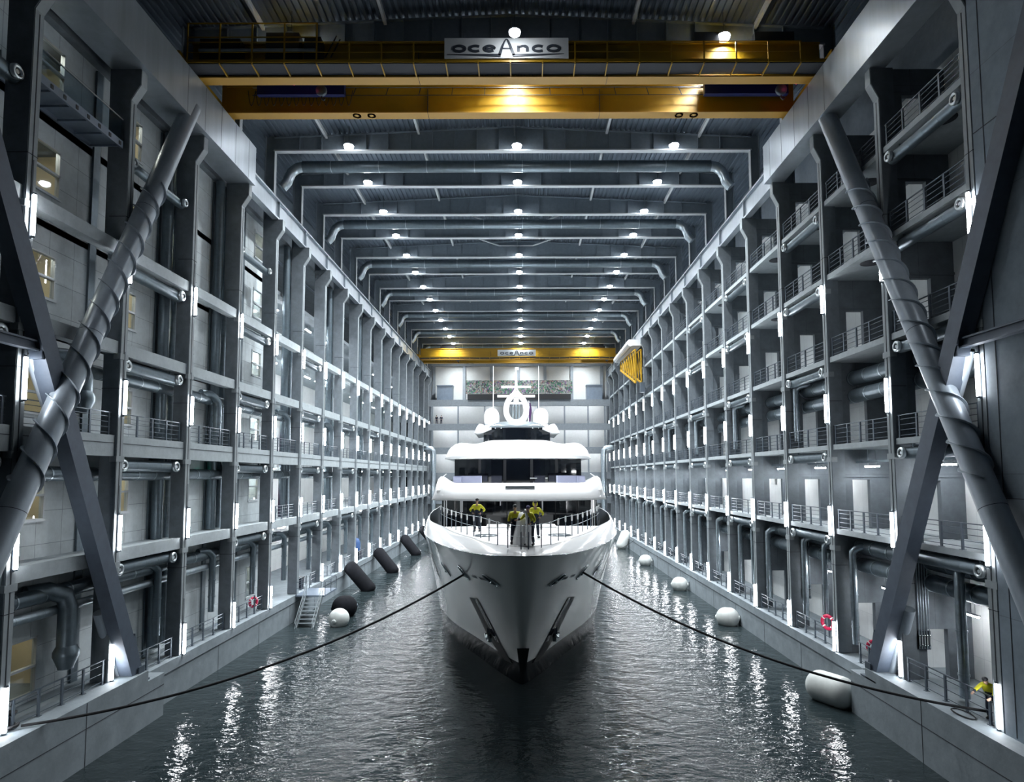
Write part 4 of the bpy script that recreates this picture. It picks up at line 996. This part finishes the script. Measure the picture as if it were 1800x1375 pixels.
# ================================================================== PEOPLE
def skinned(name, V, E_, R, m, parent, lev=1, root=0):
    bm = bmesh.new(); lay = bm.verts.layers.skin.verify(); vs = [bm.verts.new(p) for p in V]
    for a, b in E_: bm.edges.new((vs[a], vs[b]))
    for k, v in enumerate(vs):
        r = R[k]; v[lay].radius = r if isinstance(r, tuple) else (r, r); v[lay].use_root = (k == root)
    me = bpy.data.meshes.new(name); bm.to_mesh(me); bm.free(); me.materials.append(m)
    o = bpy.data.objects.new(name, me); C.objects.link(o); o.parent = parent
    s = o.modifiers.new('skin', 'SKIN'); s.use_smooth_shade = True
    b = o.modifiers.new('subsurf', 'SUBSURF'); b.levels = lev; b.render_levels = lev
    return o
def person(name_loc, rz, J, label, jacket='jacket', trousers='navy', head='hair', hood=False, lower_dark=True):
    """J: joints for a figure facing -y, feet at z=0"""
    P = empty('person', name_loc, rz); tag(P, label, 'person')
    V3 = {k: Vector(v) for k, v in J.items()}
    pel, ch, nk, hd = V3['pelvis'], V3['chest'], V3['neck'], V3['head']
    up = (hd-nk).normalized()
    V = []; E_ = []; R = []
    def add(p, r, par=None):
        V.append(tuple(p)); R.append(r); k = len(V)-1
        if par is not None: E_.append((par, k))
        return k
    a = add(pel, (.15,.11)); b = add(pel.lerp(ch,.5), (.135,.1), a); c = add(ch, (.15,.11), b); n = add(nk, .055, c)
    h0 = add(nk+up*.08, .06, n); h1 = add(hd, (.078,.098), h0); h2 = add(hd+up*.09, (.07,.085), h1)
    nose = hd + Vector((0,-.115,-.02)); add(nose, .014, h1)
    for s in 'lr':
        sh, el, wr = V3['sh'+s], V3['el'+s], V3['wr'+s]
        k = add(sh, .06, c); k = add(el, .045, k); w_ = add(wr, .032, k)
        d = (wr-el).normalized(); pm = wr + d*.06; p_ = add(pm, (.04,.022), w_)
        side = d.cross(Vector((0,1,0))); side = side.normalized() if side.length > .1 else Vector((1,0,0)); fw = side.cross(d).normalized()
        for q, ln in enumerate((.07,.085,.08,.06)):
            base = pm + side*(q-1.5)*.022 + d*.035; f1 = add(base, .0095, p_); f2 = add(base + d*ln*.5 + fw*.012, .009, f1); add(base + d*ln*.85 + fw*.035, .008, f2)
        t1 = add(wr + side*.045 + d*.04, .011, p_); add(wr + side*.06 + d*.085 + fw*.015, .009, t1)
        hp, kn, an, to = V3['hp'+s], V3['kn'+s], V3['an'+s], V3['to'+s]
        k = add(hp, .085, a); k = add(kn, .055, k); k = add(an, .04, k); add(to, (.04,.03), k)
    skinned('body', V, E_, R, M['skin'], P)
    # jacket: torso and sleeves
    V, E_, R = [], [], []
    a = add(pel+Vector((0,0,.0)), (.19,.15)); b = add(pel.lerp(ch,.5), (.18,.145), a); c = add(ch, (.19,.15), b); add(nk+up*.01, .085, c)
    for s in 'lr':
        k = add(V3['sh'+s], .088, c); k = add(V3['el'+s], .068, k); add(V3['wr'+s].lerp(V3['el'+s],.08), .052, k)
    skinned('jacket', V, E_, R, M[jacket], P)
    if lower_dark:
        V, E_, R = [], [], []
        a = add(pel+Vector((0,0,-.03)), (.205,.165)); b = add(pel.lerp(ch,.5), (.2,.165), a); add(pel.lerp(ch,.8), (.205,.165), b); skinned('jacket_band', V, E_, R, M['navy'], P)
        for s in 'lr':
            V, E_, R = [], [], []
            a = add(V3['el'+s].lerp(V3['wr'+s],.35), .068); add(V3['wr'+s], .06, a); skinned('sleeve_cuff', V, E_, R, M['navy'], P)
    V, E_, R = [], [], []
    a = add(pel, (.17,.13))
    for s in 'lr': k = add(V3['hp'+s], .115, a); k = add(V3['kn'+s], .085, k); add(V3['an'+s]+Vector((0,0,.03)), .072, k)
    skinned('trousers', V, E_, R, M[trousers], P)
    for s in 'lr':
        V, E_, R = [], [], []
        a = add(V3['an'+s]+Vector((0,0,.06)), .06); k = add(V3['an'+s]+Vector((0,0,-.03)), .07, a); add(V3['to'+s]+Vector((0,-.03,.01)), (.065,.055), k); skinned('boot', V, E_, R, M['black'], P)
    # hair / hat, ears, eyes
    m = MB(); q = hd+up*.075
    m.sphere(q+Vector((0,.02,.03)), (.1,.112,.085), 14, 8); m.build('hair' if head == 'hair' else 'hat', M[head], P)
    m = MB()
    for s in (-1,1): m.sphere(hd+Vector((s*.034,-.098,.02)), .013, 8, 6)
    m.build('eyes', M['hair'], P)
    m = MB(); m.sphere(hd+Vector((0,-.098,-.055)), (.026,.01,.007), 8, 6); m.build('mouth', M['wood'], P)
    m = MB()
    for s in (-1,1): m.sphere(hd+Vector((s*.083,.0,.0)), (.014,.025,.035), 8, 6)
    m.build('ears', M['skin'], P)
    if hood:
        m = MB(); rows = []
        for i in range(9):
            a = -PI*.1+PI*1.02*i/8; rows.append([hd+Vector((.135*math.cos(b_), .02+.14*math.sin(a)*abs(math.sin(b_))-.03*(1-math.sin(b_)), .03+.15*math.sin(b_)+0*a)) for b_ in [PI*j/10 for j in range(11)]])
        m.sphere(hd+Vector((0,.05,.03)), (.135,.115,.15), 14, 9); m.build('hood', M[jacket], P)
    return P
def stand(dx=0, lean=0, arms='down', spread=.13, step=0):
    J = dict(pelvis=(0,0,.95), chest=(0,-lean*.5,1.36), neck=(0,-lean*.7,1.52), head=(0,-lean*.8-.01,1.67),
      hpl=(-.1,0,.9), hpr=(.1,0,.9), knl=(-spread,-.03-step,.5), knr=(spread,-.03+step*.3,.5), anl=(-spread-.02,-step*.6,.09), anr=(spread+.02,step,.09), tol=(-spread-.06,-.17-step*.6,.04), tor=(spread+.06,-.17+step,.04))
    sz = 1.44; J.update(shl=(-.2,-lean*.55,sz), shr=(.2,-lean*.55,sz))
    if arms == 'down': J.update(ell=(-.28,.02,1.17), elr=(.28,.02,1.17), wrl=(-.29,-.08,.93), wrr=(.29,-.08,.93))
    if arms == 'hips': J.update(ell=(-.43,.08,1.2), elr=(.43,.08,1.2), wrl=(-.22,-.08,1.04), wrr=(.22,-.08,1.04))
    if arms == 'rail': J.update(ell=(-.33,-.08,1.18), elr=(.33,-.08,1.18), wrl=(-.3,-.3,1.06), wrr=(.3,-.3,1.06))
    if arms == 'reach': J.update(ell=(-.33,-.2,1.24), elr=(.3,-.05,1.16), wrl=(-.42,-.42,1.2), wrr=(.2,-.3,1.05))
    return J
SM = SHIP.matrix_basis
def onship(x, y, z): 
    c, s = math.cos(.0197), math.sin(.0197); return (SHIP.location.x + x*c - y*s, SHIP.location.y + x*s + y*c, z)
person(onship(-2.5,6.75,-3.09), -.2, stand(arms='hips', step=.1, spread=.09), 'person in yellow and navy jacket with hands on hips, left on the foredeck', 'jacket', 'navy', 'hair')
person(onship(-.43,1.5,-3.2), .1, stand(arms='down', spread=.14), 'person in yellow jacket and dark hat, arms down, behind the bow railing', 'jacket', 'navy', 'helmet_dark')
person(onship(.27,1.05,-3.23), -.55, stand(arms='reach', spread=.13, lean=.22, step=.05), 'person in violet beanie leaning beside the white wrapped bollard at the bow', 'jacket', 'navy', 'beanie')
person(onship(.60,3.3,-3.11), .15, stand(arms='hips', spread=.12), 'person in yellow hooded jacket, hand on hip, standing behind the beanie wearer', 'jacket', 'navy', 'hair', True)
# mooring worker on the right quay, leaning over the railing
J = dict(pelvis=(0,.05,.95), chest=(.0,-.2,1.3), neck=(0,-.32,1.43), head=(0,-.42,1.55), hpl=(-.1,.05,.9), hpr=(.1,.05,.9), knl=(-.12,-.02,.5), knr=(.12,.1,.5), anl=(-.13,.08,.09), anr=(.13,.2,.09), tol=(-.15,-.08,.04), tor=(.15,.05,.04),
  shl=(-.2,-.26,1.36), shr=(.2,-.26,1.36), ell=(-.3,-.45,1.2), elr=(.28,-.42,1.12), wrl=(-.3,-.72,1.13), wrr=(.22,-.62,1.02))
person((18.0, 24.55, -9.46), -1.0, J, 'person in yellow jacket handling the mooring rope at the right quay railing', 'jacket', 'navy', 'helmet_dark')
for k, (x, nm) in enumerate(((-17.75,'left'),(-16.8,'right'))):
    person((x, 127.0, 10.6), .3*k, stand(arms='down', spread=.1), f'person in dark clothes on the end wall gallery, the {nm} one of two', 'navy', 'navy', 'hair', False, False)
# ================================================================== FENDERS, BUOYS, STAIRS, ROPES
for n, (y, yt) in enumerate(((66.9,67.3),(79.2,80.2),(96.3,97.6),(113.6,114.6))):
    a, b = Vector((-18.65, yt, -9.55)), Vector((-16.35, y, -12.0)); d = (b-a).normalized(); L = (b-a).length; r = .74
    o = empty('black_fender', a); m = MB(); pr = [(0,-.25),(.35,-.24),(.62,-.1),(r,.2)] + [(r*(1+.006*math.sin(k*2.1)), .2+(L-.2)*k/12) for k in range(1,13)] + [(.62,L+.25),(.35,L+.4),(0,L+.42)]
    m.lathe(pr, (0,0,0), 24, 0, d); m.build('foam_body', M['fender'], o)
    m = MB(); q = Vector((0,0,1)).rotation_difference(d)
    m.tube([q @ Vector((.12*math.cos(t), 0, -.3+.12*math.sin(t))) for t in [2*PI*k/12 for k in range(12)]], .03, 6, closed=True); m.build('shackle', M['chrome'], o)
    m = MB(); m.tube([-d*.3, Vector((-.5,0,.35))], .03, 6); m.build('chain', M['rail'], o)
    tag(o, f'long black fender leaning on the left quay wall, {ORD[n]} from the camera', 'fender', 'black fenders on the left quay')
def buoy(loc, r, axis, L, mt, label, cat='fender'):
    o = empty('ball_fender', loc); ax = Vector(axis).normalized(); m = MB()
    pr = [(0,-L/2-r*.92)] + [(r*math.cos(a), -L/2+r*.92*math.sin(a)) for a in [-PI/2+PI/2*k/8 for k in range(1,9)]] + [(r, L/2)] + [(r*math.cos(a), L/2+r*.92*math.sin(a)) for a in [PI/2*k/8 for k in range(1,9)]]
    m.lathe(pr, (0,0,0), 28, 0, ax)
    m.build('body', M[mt], o); m = MB(); q = Vector((0,0,1)).rotation_difference(ax)
    for s in (-1,1):
        e = q @ Vector((0,0,s*(L/2+r*.9))); m.lathe([(.16,-.04),(.2,.02),(.12,.08),(0,.09)], e, 12, 0, ax*s)
    m.build('end_cap', M['fender_white' if mt != 'fender' else 'rail'], o)
    m = MB(); t = q @ Vector((0,0,(L/2+r*.95))); m.tube([t, t+Vector((.1,0,.3)), t+Vector((.2,.1,-.3))], .02, 5); m.build('lanyard', M['rope'], o)
    tag(o, label, cat, 'round fenders in the water'); return o
buoy((-15.05, 51.5, -11.55), .82, (.2,1,.12), .1, 'fender_white', 'white round fender floating beside the left quay stairs')
buoy((-15.6, 55.0, -11.35), .98, (1,.25,.05), .35, 'fender', 'black round fender floating behind the white one by the left stairs')
buoy((16.35, 33.9, -11.4), .82, (.55,-1,.0), 1.2, 'fender_white', 'big white fender against the right quay wall, nearest the camera')
buoy((16.55, 51.3, -11.55), .80, (1,-.5,.05), .35, 'fender_white', 'white round fender by the right quay wall, second from the camera')
buoy((16.5, 66.6, -11.55), .78, (1,-.5,.05), .3, 'fender_white', 'white round fender by the right quay wall, third from the camera')
buoy((16.45, 84.8, -11.5), .78, (1,-.4,.05), .3, 'fender_white', 'white round fender by the right quay wall, fourth from the camera')
buoy((16.6, 104.0, -10.7), .9, (.45,.1,1), 1.7, 'fender_white', 'pale upright fender leaning on the right quay beside the yacht', 'fender')
# stairs down to the water
o = empty('quay_stairs', (-17.6, 53.2, -9.95)); m = MB()
m.box(-1.6,.9,-.3,3.2,-.12,0); 
m.build('landing', M['steel'], o)
for k in range(9): t = MB(); t.box(-.62,.62,-.55-.26*k,-.3-.26*k,-.3-.27*k,-.26-.27*k); t.build('step', M['steel_light'], o)
for s in (-.68,.68):
    t = MB(); t.bar((s,-.2,-.1),(s,-2.75,-2.75),.06,.26); t.build('stringer', M['rail_light'], o)
    t = MB(); t.bar((s,-.1,.95),(s,-2.75,-1.75),.045,.045); t.bar((s,-.1,.5),(s,-2.75,-2.2),.035,.035)
    for k in range(4): y = -.15-.8*k; t.bar((s,y,-.05-1.02*(k*.8)),(s,y,.9-1.02*(k*.8)),.04,.04)
    t.build('stair_handrail', M['rail_light'], o)
t = MB()
for y in (3.1,1.6,.0): t.bar((.85,y,0),(.85,y,1.1),.05,.05)
for z in (.55,1.08): t.bar((.85,3.1,z),(.85,0,z),.04,.04); t.bar((-1.55,3.15,z),(.85,3.15,z),.04,.04)
t.bar((-1.5,-.25,0),(-1.5,-.25,1.1),.05,.05); t.bar((-1.5,-.25,1.08),(-.7,-.25,1.08),.04,.04); t.bar((-1.5,-.25,.55),(-.7,-.25,.55),.04,.04); t.bar((-1.55,3.15,0),(-1.55,3.15,1.1),.05,.05)
t.build('landing_railing', M['rail'], o)
tag(o, 'steel stairs with handrails going down from the left quay to the water', 'stairs')
def rope(a, b, sag, label, r=.055):
    a, b = Vector(a), Vector(b); m = MB(); pts = []
    for k in range(41): u = k/40; p = a.lerp(b, u); p.z -= sag*4*u*(1-u); pts.append(p)
    m.tube(pts, r, 8); o = m.build('mooring_rope', M['rope']); tag(o, label, 'rope'); return o
pl = onship(-hull_x(4.55,-5.05)-.05, 4.5, -5.05); pr_ = onship(hull_x(4.6,-5.0)+.05, 4.55, -5.0)
rope(pl, (-19.0,24.2,-9.36), 1.1, 'black mooring rope from the yacht bow to the left quay')
rope(pr_, (18.05,24.75,-9.2), 1.0, 'black mooring rope from the yacht bow to the right quay worker')
rope((15.9,103.2,-12.05), (17.6,98.2,-9.9), .15, 'thin rope from the leaning pale fender up to the right quay', .03)
m = MB(); 
for k in range(26): pass
m.tube([(-.5+.5*math.cos(a)*(.6+.02*k_), .4*math.sin(a), .03+.004*k_) for k_, a in enumerate([k*.5 for k in range(40)])], .05, 6)
o = m.build('coiled_rope', M['rope'], loc=(-19.2,24.0,-9.46)); tag(o, 'dark rope coil lying on the left quay at the rope end', 'rope')
m = MB(); m.tube([(17.35+.3*math.cos(k*.55)*(1-.01*k), 25.2+.6*math.sin(k*.55), -9.45+.001*k) for k in range(24)], .018, 6)
o = m.build('coiled_rope', M['rope']); tag(o, 'dark rope coil lying on the right quay by the worker', 'rope')
for loc, s, lab in (((-19.55,24.3,-9.47),1,'black bollard on the left quay holding the mooring rope'),((18.35,23.9,-9.47),1,'black bollard on the right quay behind the worker')):
    m = MB(); m.lathe([(.3,0),(.3,.06),(.17,.1),(.15,.4),(.24,.48),(.24,.58),(0,.6)], n=18); o = m.build('bollard', M['black'], loc=loc); tag(o, lab, 'bollard')
# life rings
def ring(loc, label, r=.36, rot=(0,0,0)):
    o = empty('life_ring', loc); o.rotation_euler = rot; m = MB(); m.tube([(0, r*math.cos(a), r*math.sin(a)) for a in [2*PI*k/28 for k in range(28)]], .1, 10, closed=True); m.build('ring', M['red'], o)
    m = MB()
    for k in range(4):
        a = PI/4+PI/2*k; m.tube([(0,r*math.cos(a-.09),r*math.sin(a-.09)),(0,r*math.cos(a+.09),r*math.sin(a+.09))], .106, 10)
    m.build('band', M['white'], o); m = MB(); m.box(.08,.14,-.04,.04,-.9,.5); m.build('holder', M['rail'], o)
    tag(o, label, 'life ring', 'red life rings')
ring((17.75,36.9,-8.6), 'red life ring on the right quay beside a light tube', .36, (0,0,.5))
ring((18.9,34.2,-9.3), 'dark red life ring on the floor inside the second bay of the right quay', .3, (0,0,1.1))
ring((-19.65,45.9,-9.1), 'red life ring on the left quay railing, near the bright light tube', .3, (0,0,-.5))
# magenta panels and other quay objects
for z, h, lab in ((-3.4,2.5,'tall magenta panel standing in the left lowest gallery'),(-9.9,2.4,'tall magenta panel standing on the left quay by a doorway'),(2.0,1.7,'magenta panel in the left middle gallery behind the railing')):
    m = MB(); m.box(-.05,.05,-.5,.5,0,h); m.box(-.12,.12,-.3,.3,0,.05); m.tube([(.0,-.42,h-.3),(.08,-.42,h-.3)], .05, 8); o = m.build('banner_panel', M['magenta'], loc=(-21.4,52.7,z)); tag(o, lab, 'panel')
o = empty('wheeled_bin', (-19.9,55.8,-9.95)); m = MB(); m.prism([(-.3,.1),(.3,.1),(.36,1.0),(-.36,1.0)], 'y', -.3, .3); m.build('bin_body', M['navy'], o); m = MB(); m.box(-.4,.4,-.34,.34,1.0,1.08); m.build('lid', M['black'], o); m = MB(); m.tube([(-.3,.3,.1),(.3,.3,.1)], .1, 12); m.build('wheel', M['black'], o)
tag(o, 'dark wheeled bin on the left quay beside the stairs landing', 'bin')
o = empty('covered_machine', (-20.1,75.3,-9.95)); m = MB(); m.box(-.5,.5,-.9,.9,0,1.1); m.build('machine_base', M['navy'], o); m = MB(); m.lathe([(.5,0),(.5,.9),(.3,1.4),(0,1.5)], (0,0,1.1), 14); m.build('blue_cover', M['blue_sheet'], o); tag(o, 'machine under a blue cover on the far left quay', 'machine')
m = MB(); m.box(-.3,.3,-.25,.25,0,1.0); m.box(-.32,.32,-.27,.27,1.0,1.06); m.box(-.2,.2,-.27,-.25,.3,.8)
o = m.build('supply_pedestal', M['navy'], loc=(18.4,55.9,-9.95)); tag(o, 'dark supply box on the right quay behind the railing', 'box')
for k, (y, z) in enumerate(((51.8,-.8),(84.0,-.9),(66.5,-.8))):
    m = MB(); m.box(-.12,.0,-.45,.45,0,1.2); m.box(-.14,-.12,-.4,.4,.05,1.15)
    o = m.build('wall_cabinet', M['panel_white'], loc=(20.9 if k else 20.9, y, z)); tag(o, f'white wall cabinet in the right first gallery, {ORD[k]} from the camera' if k != 1 else 'white wall cabinet in the right first gallery, farthest from the camera', 'cabinet')
m = MB(); m.box(0,.04,-.25,.25,0,.16); o = m.build('exit_lamp', M['green'], loc=(-20.95,40.1,.2)); tag(o, 'small green exit lamp on the left wall, lowest gallery', 'exit lamp')
# far end of the hall
o = empty('hanging_print', (-.8,125.2,16.6)); m = MB(); m.box(-10.8,10.8,0,.08,0,2.75); m.build('print', M['mural'], o); m = MB(); m.box(-10.5,10.5,-.02,.4,-1.15,-.05); m.build('plinth', M['black'], o)
tag(o, 'long busy abstract print in green and grey on the end wall', 'print')
for x, lab in ((-16.0,'grey booth on the end wall top gallery, left side'),(14.6,'grey booth on the end wall top gallery, right side')):
    m = MB(); m.box(x-1.6,x+1.6,126.2,128,15.45,18.4); m.box(x-1.7,x+1.7,126.1,128,18.4,18.55); m.box(x-1.2,x-.3,126.17,126.2,15.6,17.6); o = m.build('booth', M['steel']); tag(o, lab, 'booth')
for x, s, lab in ((-17.9,-1,'left'),(16.0,1,'right')):
    m = MB(); m.tube([(x+s*3,124,5.6),(x+s*1.2,124,5.6),(x+s*.5,124,5.45),(x+s*.1,124,5.0),(x,124,4.3),(x,124,-9.9)], .5, 16); o = m.build('bent_pipe', M['galv']); tag(o, f'thick bent pipe dropping beside the end wall, {lab} side', 'pipe')
for k, (x, z) in enumerate(((-20.3,10.5),(12.2,10.6),(-20,5.7))):
    pass
# ================================================================== CAMERA, WORLD, COLOUR
f_, p_, y_, r_, cx_, cy_ = 1092., .0680, .0022, .0035, 922.1, 762.05
cw, sw, cp, sp, cr, sr = math.cos(y_), math.sin(y_), math.cos(p_), math.sin(p_), math.cos(r_), math.sin(r_)
x1 = Vector((cw,-sw,0)); y1v = Vector((sw,cw,0)); z1v = Vector((0,0,1))
fwd = y1v*cp + z1v*sp; z2 = z1v*cp - y1v*sp
rt = x1*cr - z2*sr; up = x1*sr + z2*cr
cam = bpy.data.cameras.new('camera'); co = bpy.data.objects.new('camera', cam); C.objects.link(co)
co.matrix_world = Matrix((rt, up, -fwd)).transposed().to_4x4()
cam.sensor_fit = 'HORIZONTAL'; cam.sensor_width = 36; cam.lens = f_*36/1800
cam.shift_x = -(cx_-900)/1800; cam.shift_y = (cy_-687.5)/1800; cam.clip_end = 400; cam.clip_start = .1
sc = bpy.context.scene; sc.camera = co
w = bpy.data.worlds.new('world'); sc.world = w; w.use_nodes = True
bg = w.node_tree.nodes['Background']; bg.inputs[0].default_value = (.30,.42,.6,1); bg.inputs[1].default_value = WORLD
vs = sc.view_settings; vs.view_transform = 'Standard'; vs.look = 'None'; vs.gamma = 1; vs.exposure = EXPO; vs.use_curve_mapping = False
cy = sc.cycles; cy.use_denoising = True; cy.max_bounces = 5; cy.diffuse_bounces = 3; cy.glossy_bounces = 3; cy.transmission_bounces = 3; cy.transparent_max_bounces = 6; cy.caustics_reflective = False; cy.caustics_refractive = False
cy.sample_clamp_indirect = 20; cy.use_light_tree = True; cy.use_adaptive_sampling = True; cy.adaptive_threshold = .025
